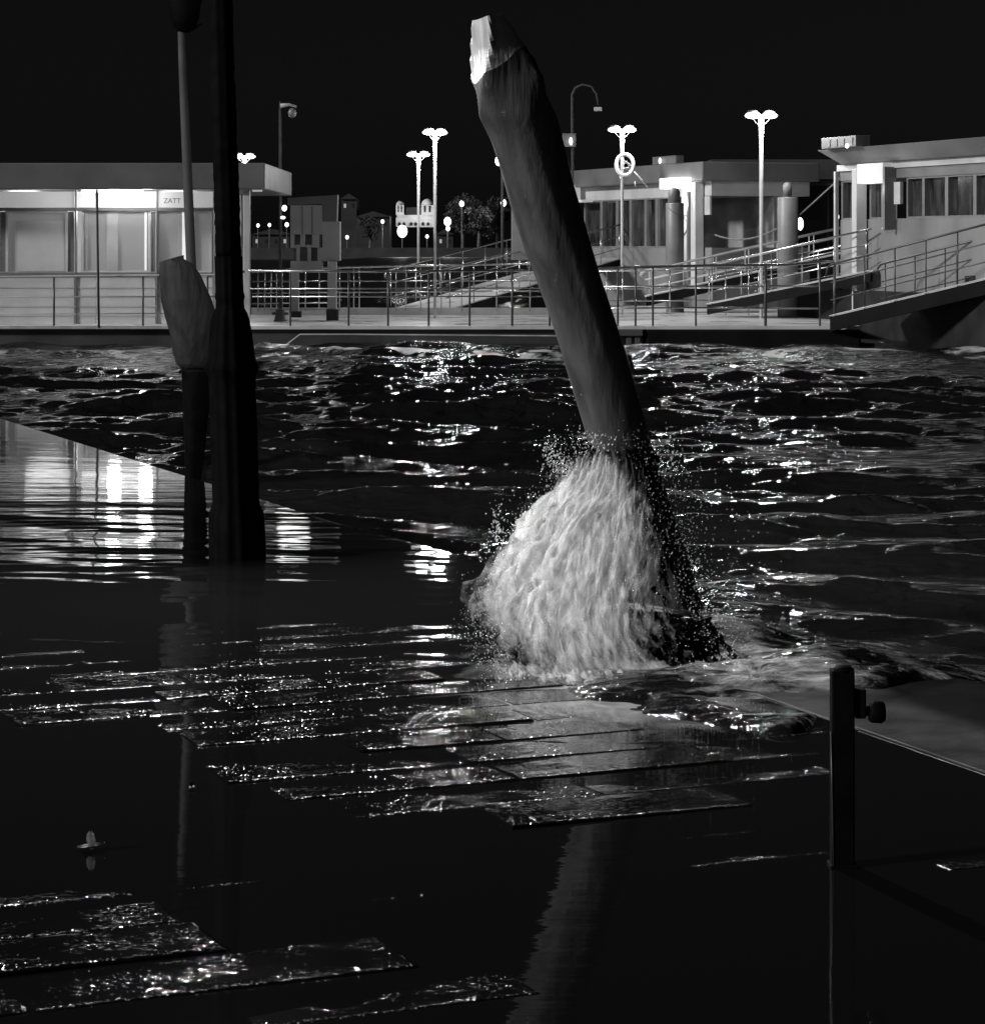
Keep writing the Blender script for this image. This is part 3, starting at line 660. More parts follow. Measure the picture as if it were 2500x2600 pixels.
# ---------------------------------------------------------------- left shelter
def shelter():
    D = 46.3
    th = thing('waiting_shelter', P(300, 828, D), 'white waiting shelter with deep grey roof band and glowing strip above its windows', 'shelter')
    mb = MB(); a = P(-900, 480, 45.5); b = P(673, 413, 45.5)
    mb.box(a.x, b.x, 45.5, 51.5, a.z, b.z); mb.build('roof', 'fascia', th, bevel=.02)
    mb = MB(); c = P(-900, 700, D); 
    # base panels
    xs = [(-700, -230), (-226, -20), (-16, 189), (196, 244), (250, 395), (399, 540)]
    for i, (x0, x1) in enumerate(xs):
        q = MB(); q.pbox(x0, 703, x1, 826, D, .08)
        q.build('wall_panel', 'white', th, bevel=.008)
    # ribs on the base
    q = MB()
    for y in (728, 750, 776, 800): q.pbox(-700, y, 540, y + 3, D - .012, .010)
    q.build('wall_rib', 'panel', th)
    # clerestory
    for (x0, x1, mm) in ((-700, -20, 'window'), (-16, 189, 'litdim'), (196, 241, 'lit'), (250, 395, 'lit'), (399, 540, 'litdim')):
        q = MB(); q.pbox(x0, 486, x1, 526, D + .02, .05); q.build('clerestory', mm, th)
    q = MB()
    for x in (-22, 191, 397): q.pbox(x - 1, 482, x + 3, 828, D - .03, .12)
    q.pbox(-700, 527, 540, 535, D - .02, .1); q.pbox(-700, 691, 540, 702, D - .02, .1)
    q.build('wall_frame', 'frame', th, bevel=.004)
    # back wall and interior
    q = MB(); q.pbox(-700, 482, 560, 828, 50.9, .1); q.build('rear_wall', 'white', th)
    q = MB(); q.box(P(528, 0, D).x, P(540, 0, D).x, D + .1, 50.9, .26, 2.6); q.build('end_wall', 'panel', th)
    # windows
    wins = [(-420, -60, 538, 690, 'inwin'), (20, 166, 538, 690, 'inwin'), (212, 376, 536, 687, 'inwin'), (401, 474, 536, 687, 'inwin'), (494, 531, 536, 687, 'inwin')]
    for x0, x1, y0, y1, mm in wins:
        fr = MB(); t_ = 6
        fr.pbox(x0 - t_, y0 - 3, x0, y1 + 4, D + .01, .07); fr.pbox(x1, y0 - 3, x1 + t_, y1 + 4, D + .01, .07)
        fr.pbox(x0, y0 - 3, x1, y0 + 2, D + .011, .07); fr.pbox(x0, y1, x1, y1 + 4, D + .011, .07)
        f = fr.build('window', 'white', th)
        g = MB(); g.pbox(x0, y0 + 2, x1, y1, D + .06, .01); g.build('pane', mm, f)
    for x0, x1 in ((172, 188), (0, 14), (384, 395), (480, 488)):
        q = MB(); q.pbox(x0, 538, x1, 690, D + .03, .04); q.build('mullion', 'frame', th)
    q = MB(); q.pbox(44, 560, 164, 688, D + .035, .02); q.build('poster', 'poster', th)
    for x0, x1 in ((271, 299), (215, 221), (452, 460)):
        q = MB(); q.pbox(x0, 542, x1, 686, D + .03, .03); q.build('door_leaf', 'panel', th)
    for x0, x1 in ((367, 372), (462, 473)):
        q = MB(); q.pbox(x0, 538, x1, 686, D + .033, .02); q.build('lit_edge', 'lit', th)  # glow put into the strips for door edges catching the light
    # column on the open corner
    q = MB(); q.pbox(617, 482, 634, 828, 45.62, .13); q.build('column', 'white', th, bevel=.01)
    q = MB(); q.pbox(603, 482, 612, 828, 51.2, .1); q.build('column', 'white', th, bevel=.01)
    # faint unreadable name letters on the strip
    cu = bpy.data.curves.new('shelter_sign', 'FONT'); cu.body = 'ZATT'; cu.size = .125; cu.extrude = .003; cu.align_x = 'CENTER'
    so = bpy.data.objects.new('tmp', cu); sc.collection.objects.link(so)
    me = bpy.data.meshes.new_from_object(so.evaluated_get(bpy.context.evaluated_depsgraph_get())); bpy.data.objects.remove(so)
    ob = bpy.data.objects.new('sign_lettering', me); sc.collection.objects.link(ob); me.materials.clear(); me.materials.append(M['fascia'])
    ob.parent = th; ob.rotation_euler = (R(90), 0, R(0)); ob.location = P(437, 515, D + .017) - ORG[th.name]
    # ceiling lights
    for px in (320, 250):
        q = MB(); pp = P(px, 481, 45.9); q.box(pp.x - .3, pp.x + .3, 45.85, 46.0, pp.z - .05, pp.z - .01); q.build('ceiling_light', 'tube', th)
    point('ceiling_lamp', P(290, 491, 45.80), 20, .12, th); point('ceiling_lamp', P(370, 491, 45.80), 16, .12, th); point('ceiling_lamp', P(120, 492, 45.8), 7, .4, th)
    q = MB(); q.pbox(640, 481.5, 664, 486, 45.9, .14); q.build('added_eave_glow', 'litdim', th); point('ticket_fill_light', P(745, 505, 45.6), 9, .3, th)  # added glowing strip and fill light to brighten the ticket machine
    for px in (60, 300, 450): point('room_lamp', P(px, 520, 48.5), 60, .3, th)
shelter()

# ---------------------------------------------------------------- ticket gate / machine
def kiosk():
    D = 48.5
    th = thing('ticket_machine', P(800, 815, D), 'grey ticket machine with stepped top and square openings beside the shelter', 'ticket machine')
    q = MB()
    xs = [737, 748, 768, 777, 795, 817, 820, 862]
    q.pbox(737, 520, 818, 595, D, .25); q.pbox(818, 562, 863, 662, D + .002, .3)
    q.pbox(737, 595, 748, 628, D, .25); q.pbox(762, 595, 775, 626, D, .25); q.pbox(792, 595, 811, 628, D, .25)
    q.pbox(748, 621, 762, 628, D, .2); q.pbox(775, 621, 792, 628, D, .2)
    q.pbox(752, 628, 762, 662, D + .003, .2); q.pbox(780, 626, 790, 662, D + .003, .2); q.pbox(806, 628, 818, 662, D + .003, .2)
    q.pbox(737, 662, 818, 690, D, .25)
    q.build('cabinet', 'panel', th, bevel=.006)
    q = MB(); q.prism([P(730, 502, D - .03), P(730, 520, D - .03), P(818, 518, D - .03), P(818, 562, D - .03), P(855, 562, D - .03), P(857, 494, D - .03)], (0, .35, 0)); q.build('hood', 'fascia', th, bevel=.006)
    q = MB(); q.pbox(745, 520, 765, 690, D + .26, .02); q.pbox(764, 520, 790, 690, D + .26, .02); q.pbox(790, 520, 815, 690, D + .26, .02); q.build('screen_panel', 'dim', th)
    q = MB()
    for x in (765, 790): q.pbox(x, 524, x + 4, 594, D - .008, .008)
    q.build('trim', 'frame', th)
    q = MB(); q.pbox(739, 690, 758, 795, D + .05, .15); q.build('leg', 'white', th, bevel=.01)
    q = MB(); q.pbox(831, 662, 854, 812, D - .04, .18); q.build('leg', 'white', th, bevel=.01)
    q = MB(); q.pbox(735, 790, 764, 806, D + .02, .25); q.build('foot', 'far', th, bevel=.01)
    q = MB(); q.pbox(828, 785, 858, 816, D - .07, .25); q.build('foot', 'far', th, bevel=.01)
kiosk()
def bollard(px, py, D, s, label):
    c = P(px, py, D); th = thing('mooring_bollard', c, label, 'bollard')
    MB().lathe([(.17 * s, 0), (.15 * s, .04 * s), (.10 * s, .22 * s), (.12 * s, .28 * s), (.06 * s, .33 * s)], 14, org=c).build('body', 'dome', th, smooth=True)
    MB().tube([c + Vector((-.2 * s, 0, .2 * s)), c + Vector((.2 * s, 0, .2 * s))], .04 * s, 8).build('cross_pin', 'dome', th, smooth=True)
bollard(711, 816, 47.3, .75, 'dark mooring bollard on the deck left of the ticket machine')

# ---------------------------------------------------------------- lamps with twin heads
def twin_lamp(D, px, ytop, ybot, e, label, s=1.0, rot=0, pm='pole', first=None):
    b = P(px, ybot, D); hgt = (ybot - ytop) / F * D
    th = thing('twin_lamp', b, label, 'lamp post', 'twin-headed lamps over the landing stage')
    t = b + Vector((0, 0, hgt))
    MB().tube([b, b + Vector((0, 0, hgt * .35)), t + Vector((0, 0, -.5)), t], [.034 * s, .032 * s, .04 * s, .062 * s], 10).build('pole', pm, th, smooth=True)
    c, sn = math.cos(rot), math.sin(rot)
    arm = MB()
    for k in (-1, 1):
        arm.tube([t + Vector((0, 0, -.20 * s)), t + Vector((k * .10 * s * c, k * .10 * s * sn, -.13 * s)), t + Vector((k * .20 * s * c, k * .20 * s * sn, 0))], .007 * s, 6)
    arm.build('arm', 'frame', th, smooth=True)
    for k in (-1, 1):
        hc = t + Vector((k * .155 * s * c, k * .155 * s * sn, .0))
        hd = MB().lathe([(.11 * s, .05), (.12 * s, .055), (.08 * s, .10 * s), (.01, .11 * s)], 14, org=hc).build('lamp_head', 'dome', th, smooth=True)
        MB().ball(hc + Vector((0, 0, .0)), .15 * s, .13 * s, .058 * s).build('diffuser', 'bulb', hd, smooth=True)
    point('lamp_light', t + Vector((.12 * c, -.34 * s, -.06)), e, .1, th)
    return th
twin_lamp(50.0, 1932, 293, 830, 190, 'tallest twin-headed lamp, right of the lit doorway, white pole', 1.05)
twin_lamp(50.0, 1104, 336, 828, 170, 'nearer of the two paired lamps left of the leaning pile, taller pole', .85, .5, 'pole')
twin_lamp(54.0, 1062, 392, 668, 110, 'lower of the two paired lamps left of the leaning pile', .8)
twin_lamp(55.0, 1579, 329, 690, 150, 'twin-headed lamp with the white life ring hanging under it', 1.0)
twin_lamp(56.0, 620, 397, 660, 100, 'low twin-headed lamp showing beside the black lamp post above the shelter roof', .8)

def life_ring():
    D = 54.8; c = P(1586, 418, D); th = thing('life_ring', c, 'white oval life ring hung below the lamp head with a loose line', 'life ring')
    mb = MB(); pts = [c + Vector((math.cos(a) * .185, 0, math.sin(a) * .225)) for a in [i * math.pi / 14 for i in range(29)]]
    mb.tube(pts, .042, 10, cap=False); mb.build('ring', 'ring', th, smooth=True)
    mb = MB(); pts = [c + Vector((.02 + math.cos(a) * (.12 - .004 * i), .01, -.02 + math.sin(a) * (.13 - .004 * i))) for i, a in enumerate([i * 1.9 for i in range(14)])]
    mb.tube(pts, .014, 6); mb.build('rope_coil', 'ring', th, smooth=True)
    mb = MB(); mb.tube([c + Vector((.17, -.02, -.12)), P(1618, 444, D), P(1645, 476, D)], [.012, .016, .022], 6); mb.build('line', 'ring', th, smooth=True)
    mb = MB(); mb.tube([P(1573, 446, D), P(1577, 458, D)], .014, 6); mb.tube([P(1611, 460, D), P(1613, 473, D)], .012, 6); mb.build('toggle', 'ring', th, smooth=True)
life_ring()

def gooseneck():
    D = 58; b = P(1456, 690, D); th = thing('hook_lamp', b, 'thin unlit lamp post with a hooked top, just right of the leaning pile', 'lamp post')
    pts = [b, P(1452, 300, D), P(1452, 240, D), P(1460, 222, D), P(1478, 214, D), P(1500, 218, D), P(1514, 238, D), P(1518, 266, D)]
    MB().tube(pts, [.03, .03, .026, .024, .022, .022, .022, .022], 8).build('pole', 'greypole', th, smooth=True)
    q = MB(); q.pbox(1508, 271, 1528, 281, D - .05, .12); q.build('lamp_head', 'panel', th, bevel=.01)
    q = MB(); q.pbox(1428, 338, 1462, 372, D - .1, .06); q.build('sign_box', 'frame', th, bevel=.01)
    MB().ball(P(1449, 358, D - .16), .035, .035, .09).build('small_lamp', 'small', th, smooth=True)
gooseneck()

def flagpole():
    D = 51; b = P(712, 806, D); th = thing('hanging_lamp_post', b, 'tall slim post behind the shelter corner with an unlit round lamp at its top', 'lamp post')
    MB().tube([b, P(711, 300, D), P(711, 256, D)], [.035, .024, .016], 8).build('pole', 'greypole', th, smooth=True)
    MB().tube([P(712, 268, D), P(735, 265, D), P(752, 270, D)], [.05, .03, .02], 8).build('bracket', 'panel', th, smooth=True)
    MB().ball(P(742, 286, D), .085, .085, .10).build('globe', 'frame', th, smooth=True)
    for x, y in ((720, 528), (716, 552)):
        f = MB().tube([P(711, y, D), P(x, y, D - .05)], .012, 6).build('lamp_arm', 'greypole', th)
        MB().ball(P(x + 2, y, D - .08), .05, .05, .06 if y < 540 else .03).build('small_lamp', 'small', f, smooth=True)
flagpole()
# lamp seen past the left edge of the leaning pile
o = thing('street_lamp', P(1268, 690, 57), 'lamp on a dark pole peeping past the left edge of the leaning pile', 'lamp post')
MB().tube([P(1275, 690, 57), P(1275, 415, 57)], .03, 8).build('pole', 'greypole', o, smooth=True)
MB().ball(P(1265, 408, 57), .07, .07, .11).build('lamp_globe', 'bulb', o, smooth=True)
# grey cabinet behind the pile
o = MB(); o.pbox(1298, 520, 1350, 660, 56.5, .6); o = o.build('equipment_cabinet', 'fascia', org=P(1320, 660, 56.5), bevel=.02); tag(o, 'plain grey cabinet half hidden by the left side of the leaning pile', 'cabinet')

# ---------------------------------------------------------------- slanting buildings (parallel to each other)
def frame_pts(A, B):
    """returns function (t, z, off) -> world on the facade line from A to B (x,y)"""
    A = Vector(A); B = Vector(B); d = (B - A); n = Vector((-d.y, d.x)).normalized()
    if n.y > 0: n = -n       # towards the camera
    def f(t, z, off=0): p = A + d * t + n * off; return Vector((p.x, p.y, z))
    return f, n, d.length
def slab(f, t0, t1, z0, z1, off0, off1, mb=None):
    mb = mb or MB()
    return mb.hexa([f(t0, z0, off1), f(t1, z0, off1), f(t1, z0, off0), f(t0, z0, off0), f(t0, z1, off1), f(t1, z1, off1), f(t1, z1, off0), f(t0, z1, off0)])
def ringf(f, a0, a1, b0, b1, z0, z1, o0, o1, m_=.03):    # window frame as one closed ring
    q = [f(*p, o) for o in (o1, o0) for p in ((a0, z0), (a1, z0), (a1, z1), (a0, z1), (b0, z0 + m_), (b1, z0 + m_), (b1, z1 - m_), (b0, z1 - m_))]
    fs = []
    for i in range(4):
        j = (i + 1) % 4
        fs += [(i, j, j + 4, i + 4), (i + 8, i + 12, j + 12, j + 8), (i, i + 8, j + 8, j), (i + 4, j + 4, j + 12, i + 12)]
    return MB().add(q, fs)
def tpx(px, A, B):     # parameter on the plan line A-B seen at photo column px
    k = (px - CX) / F; A = Vector(A); B = Vector(B); d = B - A
    return (k * A.y - A.x) / (d.x - k * d.y)

def mid_building():
    A, B = (2.10, 64.5), (4.98, 57.0); f, n, L = frame_pts(A, B)
    T = lambda px: tpx(px, A, B)
    def Zt(px, py): t = T(px); D = A[1] + (B[1] - A[1]) * t; return H - (py - HY) / F * D
    th = thing('waiting_room', f(.5, 0), 'long low waiting room with dark window bays and sloping roof band behind the life ring', 'building')
    zr0, zr1 = Zt(1600, 470), Zt(1600, 425)
    slab(f, -.15, 1.0, zr0, zr1, -2.6, .35).build('roof', 'fascia', th, bevel=.03)
    slab(f, -.1, .985, Zt(1600, 505), zr0 - .003, -2.4, .06).build('lintel', 'panel', th)
    slab(f, -.1, .985, -.2, Zt(1600, 628), -2.4, .05).build('lower_wall', 'wallgrey', th)
    zw0, zw1 = Zt(1600, 628), Zt(1600, 505)
    slab(f, -.1, .985, zw0 + .002, zw1 - .002, -1.6, -1.5).build('rear_wall', 'dim', th)
    for px0, px1 in ((1490, 1528), (1534, 1568), (1574, 1602), (1608, 1640), (1646, 1668), (1674, 1700)):
        w_ = ringf(f, T(px0 - 3), T(px1 + 3), T(px0), T(px1), zw0 + .003, zw1 - .003, -.05, .05)
        w_ = w_.build('window', 'frame', th)
        slab(f, T(px0), T(px1), zw0 + .004, zw1 - .004, -.02, -.01).build('pane', 'glass', w_)
    # lit doorway
    q = slab(f, T(1738), T(1776), zw0 - .5, zw1 + .02, .052, .08); q.build('doorway_back', 'white', th)
    q = slab(f, T(1778), T(1782), zw0 - .8, zw1 + .1, .05, .35); q.build('door_jamb', 'frame', th)
    q = slab(f, T(1783), T(1795), zw0 - .95, zr0 - .02, .09, .3); q.build('column', 'white', th, bevel=.01)
    q = MB(); q.tube([f(T(1740), zw0 + .2, .09), f(T(1774), zw0 + .75, .09)], .015, 6); q.tube([f(T(1745), zw0 + .7, .09), f(T(1774), zw0 + .25, .09)], .015, 6); q.build('door_brace', 'frame', th)
    q = slab(f, T(1742), T(1772), Zt(1755, 545), Zt(1755, 540), .082, .12); q.build('shelf', 'panel', th)
    q = slab(f, T(1730), T(1790), Zt(1760, 478), Zt(1760, 452), .36, .55); q.build('light_box', 'tube', th)
    q = slab(f, T(1798), T(1812), Zt(1800, 545), Zt(1800, 498), .06, .1); q.build('notice_board', 'panel', th)
    q = slab(f, T(1690), T(1750), zr1 + .002, zr1 + .18, .15, .34); q.build('roof_sign', 'fascia', th)
    q = MB().ball(f(T(1713), zr1 + .08, .38), .03, .03, .07); q.build('small_lamp', 'small', th, smooth=True)
    point('doorway_lamp', f(T(1757), zw1 - .15, .45), 32, .1, th)
    # bright box seen past the pile
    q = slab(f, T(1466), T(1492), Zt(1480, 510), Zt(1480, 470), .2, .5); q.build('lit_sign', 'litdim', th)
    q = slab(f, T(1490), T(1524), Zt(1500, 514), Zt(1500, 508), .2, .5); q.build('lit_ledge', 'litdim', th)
mid_building()

def rear_hall():
    # dark hall between the two waiting rooms
    A, B = (5.1, 60.0), (8.2, 60.0); f, n, L = frame_pts(A, B)
    def z(py): return H - (py - HY) / F * 60
    th = thing('dark_hall', f(.5, 0), 'unlit hall with flat roof between the two waiting rooms', 'building')
    slab(f, 0, 1.15, z(455), z(405), -3, .2).build('roof', 'farwall', th)
    slab(f, 0, 1.15, -.2, z(650), -3, 0).build('wall', 'far', th)
    slab(f, 0, 1.15, z(650) + .003, z(455) - .003, -3, -1).build('rear_wall', 'opening', th)
    slab(f, 0, 1.15, z(470), z(458), -.1, .1).build('beam', 'farwall', th)
    for px in (1850, 1905, 2100): 
        t = tpx(px, A, B); slab(f, t, t + .01, z(650) + .004, z(458) - .004, -.04, .04).build('mullion', 'farwall', th)
    q = MB(); q.pbox(1858, 491, 1920, 496, 59.7, .03); q.build('ledge', 'dim', th)
    for (x, y, s) in ((1918, 548, .07), (2031, 568, .15), (2124, 550, .10)):
        q = MB().ball(P(x, y, 59.5), s * .5, .04, s); q.build('wall_lamp', 'small', th, smooth=True)
rear_hall()

def right_building():
    A, B = (6.47, 50.1), (8.90, 42.8); f, n, L = frame_pts(A, B); T = lambda px: tpx(px, A, B)
    def Zt(px, py): t = T(px); D = A[1] + (B[1] - A[1]) * t; return H - (py - HY) / F * D
    th = thing('ticket_office', f(.5, 0), 'white ticket office with overhanging roof and tall dark windows behind the gangway', 'building')
    zr1 = Zt(2500, 352); zr0 = Zt(2500, 395)
    # roof with canted eave on its left end
    mb = MB(); a = .085
    mb.hexa([f(.17, zr0, .25), f(1.7, zr0, .25), f(1.7, zr0, -3), f(.17, zr0, -3), f(a, zr1, .45), f(1.7, zr1, .45), f(1.7, zr1, -3), f(a, zr1, -3)])
    mb.build('roof', 'fascia', th, bevel=.01)
    z1, z2, z3 = Zt(2500, 413), Zt(2500, 440), Zt(2400, 552)
    slab(f, .12, 1.7, z1 + .0, zr0 - .003, -2.8, .16).build('roof_band', 'panel', th)
    slab(f, .125, 1.7, z2, z1 - .003, -2.8, .12).build('lintel', 'fascia', th)
    slab(f, .125, 1.7, -.1, z3, -2.8, .10).build('lower_wall', 'wallgrey', th)
    slab(f, .125, 1.7, z3 + .003, z2 - .003, -1.9, -1.8).build('rear_wall', 'dim', th)
    q = slab(f, T(2140), T(2144), -.1, z1, .13, .2); q.build('column', 'panel', th)
    q = slab(f, T(2204), T(2216), -.1, z1 + .02, .13, .35); q.build('column', 'white', th, bevel=.01)
    q = slab(f, T(2217), T(2284), Zt(2250, 466), Zt(2250, 415), .14, .35); q.build('sign_box', 'litdim', th, bevel=.01)
    q = slab(f, T(2285), T(2290), z3 - .2, z1 + .02, .13, .36); q.build('column', 'frame', th)
    q = slab(f, T(2186), T(2202), Zt(2195, 530), Zt(2195, 468), .14, .2); q.build('notice_board', 'panel', th)
    q = slab(f, T(2296), T(2312), Zt(2300, 518), Zt(2300, 462), .16, .22); q.build('notice_board', 'white', th)
    q = slab(f, T(2254), T(2283), Zt(2270, 566), Zt(2270, 478), .05, .08); q.build('lit_window', 'inwin', th)
    q = slab(f, T(2255), T(2280), Zt(2270, 582), Zt(2270, 577), .05, .14); q.build('counter', 'white', th)
    for px0, px1 in ((2150, 2184), (2222, 2248), (2316, 2352), (2358, 2410), (2418, 2482), (2490, 2560), (2570, 2650)):
        w_ = ringf(f, T(px0 - 4), T(px1 + 4), T(px0), T(px1), z3 + .002, z2 - .002, -.05, .09)
        w_ = w_.build('window', 'frame', th); slab(f, T(px0), T(px1), z3 + .003, z2 - .003, -.02, -.01).build('pane', 'glass', w_)
    q = slab(f, T(2157), T(2246), zr1 + .002, zr1 + .21, .3, .6); q.build('roof_sign', 'fascia', th, bevel=.01)
    q = MB()
    for px in (2172, 2190, 2208, 2230): slab(f, T(px), T(px + 8), zr1 + .03, zr1 + .17, .602, .61, q)
    q.build('roof_sign_panel', 'frame', th)
    MB().ball(f(T(2231), zr1 + .02, .66), .035, .035, .045).build('small_lamp', 'small', th, smooth=True)
    q = MB().tube([P(2162, 470, 49), P(2182, 468, 49)], .025, 6); q.build('tube_lamp', 'tube', th)
    q = slab(f, T(2464), T(2474), Zt(2470, 727), Zt(2470, 700), .102, .115); slab(f, T(2477), T(2489), Zt(2470, 726), Zt(2470, 699), .102, .115, q); q.build('vent', 'opening', th)
    point('office_lamp', f(T(2250), Zt(2250, 478), .5), 6, .1, th)
    point('office_room_lamp', f(T(2380), z2 - .2, -1.0), 10, .2, th)
right_building()

# pontoon under the two waiting rooms
def rear_pontoon():
    th = thing('floating_pontoon', (6, 56, 0), 'dark rear pontoon hull under the ticket office, to the right', 'pontoon')
    mb = MB(); mb.prism([(1.6, 66, -.5), (1.6, 54.0, -.5), (5.6, 53.6, -.5), (5.8, 51.6, -.5), (14, 51.6, -.5), (14, 66, -.5)], (0, 0, .72)); mb.build('hull', 'hull', th)
    mb = MB(); mb.prism([(5.9, 51.5, -.5), (8.35, 41.9, -.5), (16, 41.9, -.5), (16, 51.5, -.5)], (0, 0, 1.33)); mb.build('hull', 'hull2', th)
    mb = MB(); mb.prism([(1.58, 66, .222), (1.58, 53.9, .222), (5.5, 53.4, .222), (5.5, 51.7, .222), (14, 51.7, .222), (14, 66, .222)], (0, 0, .04)); mb.build('deck', 'deck', th)
rear_pontoon()

# ---------------------------------------------------------------- steel guide piles
def steel_pile(px0, px1, ytop, cx0, cx1, ycap, D, label):
    w_ = (px1 - px0) / 2 / F * D; c = P((px0 + px1) / 2, ytop, D); b = Vector((c.x, D, -.6))
    th = thing('guide_pile', b, label, 'steel pile', 'round steel guide piles')
    MB().lathe([(w_, 0), (w_, c.z - b.z - .02), (w_ * .95, c.z - b.z)], 28, org=b).build('tube', 'steelpile', th, smooth=True)
    cw = (cx1 - cx0) / 2 / F * D; cb = P((cx0 + cx1) / 2, ytop, D); ch = (ytop - ycap) / F * D
    MB().lathe([(cw, 0), (cw * 1.02, ch * .7), (cw * .8, ch * .9), (cw * .3, ch)], 16, org=Vector((cb.x, D, c.z + .001))).build('cap', 'steelpile', th, smooth=True)
steel_pile(1690, 1736, 515, 1696, 1726, 476, 54.5, 'round steel pile standing left of the lit doorway')
steel_pile(1973, 2026, 500, 1987, 2010, 462, 50.5, 'round steel pile right of the tallest twin lamp, its small cap dented')

# ---------------------------------------------------------------- gangways
def gangway(label, A, B, wid, railh, nposts, mdeck='deck', mrail='steel', beam=.18, curl=True, fill=False):
    A, B = Vector(A), Vector(B); d = B - A; dn = d.normalized(); side = Vector((-dn.y, dn.x, 0)).normalized()
    if side.y < 0: side = -side
    th = thing('gangway', A, label, 'gangway', 'gangways between the pontoons')
    mb = MB(); n = side * wid; up = Vector((0, 0, 1))
    mb.hexa([A, B, B + n, A + n, A + up * .03, B + up * .03, B + n + up * .03, A + n + up * .03]); mb.build('deck', mdeck, th)
    mb = MB(); mb.hexa([A - side * .06 - up * beam, B - side * .06 - up * beam, B - side * .002 - up * beam, A - side * .002 - up * beam, A - side * .06 + up * .01, B - side * .06 + up * .01, B - side * .002 + up * .01, A - side * .002 + up * .01]); mb.build('side_beam', 'dark', th)
    mb = MB(); mb.tube([A - side * .07 + up * .03, B - side * .07 + up * .03], .012, 6); mb.build('beam_trim', 'trim', th)
    for s_, nm in ((-.04, 0), (wid + .04, 1)):
        off = side * s_
        pts = [A + off + up * railh, B + off + up * railh]
        if curl: pts = [A + off + up * (railh * .82) - dn * .10, A + off + up * (railh * .95) - dn * .07] + pts
        MB().tube(pts, .020, 8).build('handrail', mrail, th, smooth=True)
        for h_ in (.66, .33): MB().tube([A + off + up * railh * h_, B + off + up * railh * h_], .012, 6).build('rail', mrail, th, smooth=True)
        for i in range(nposts):
            p = A + d * ((i + .15) / (nposts - .7)) + off
            if (i + .15) / (nposts - .7) > 1: continue
            MB().tube([p, p + up * railh], .013, 6).build('post', mrail, th, smooth=True)
    return th
gangway('long gangway climbing right behind the leaning pile from the pontoon deck', (-1.0, 53.2, .30), (3.1, 62.0, 1.35), 1.3, .85, 9)
gangway('gangway climbing right from the pontoon towards the ticket office, nearest the camera, black side beam', P(2112, 806, 44.9), P(2700, 665, 41.3), 1.3, .93, 8, mrail='darksteel', beam=.24)
gangway('gangway rising behind the right end of the front railing past the round steel pile', P(1800, 775, 51.0), P(2215, 690, 47.5), 1.2, .80, 6, mrail='steel')
gangway('short gangway rising in front of the middle waiting room', P(1640, 755, 53.5), P(2160, 640, 53.4), .9, .55, 7, mrail='panel')

def rope(label, pts, r=.018):
    o = MB().tube(pts, r, 6).build('mooring_rope', 'rope', smooth=True, org=pts[0]); tag(o, label, 'rope', 'slack mooring ropes')
a, b = P(1815, 596, 54), P(1972, 580, 51)
rope('slack rope sagging from the lit doorway to the capped steel pile', [a + (b - a) * t + Vector((0, 0, -.30 * 4 * t * (1 - t) * .5)) for t in [i / 12 for i in range(13)]])
rope('taut rope slanting from the capped steel pile up to the ticket office roof', [P(2030, 545, 50.4), P(2135, 450, 49.5)])
rope('slanting tie across the round pile beside the doorway', [P(1694, 526, 54.2), P(1732, 556, 54.2)], .012)

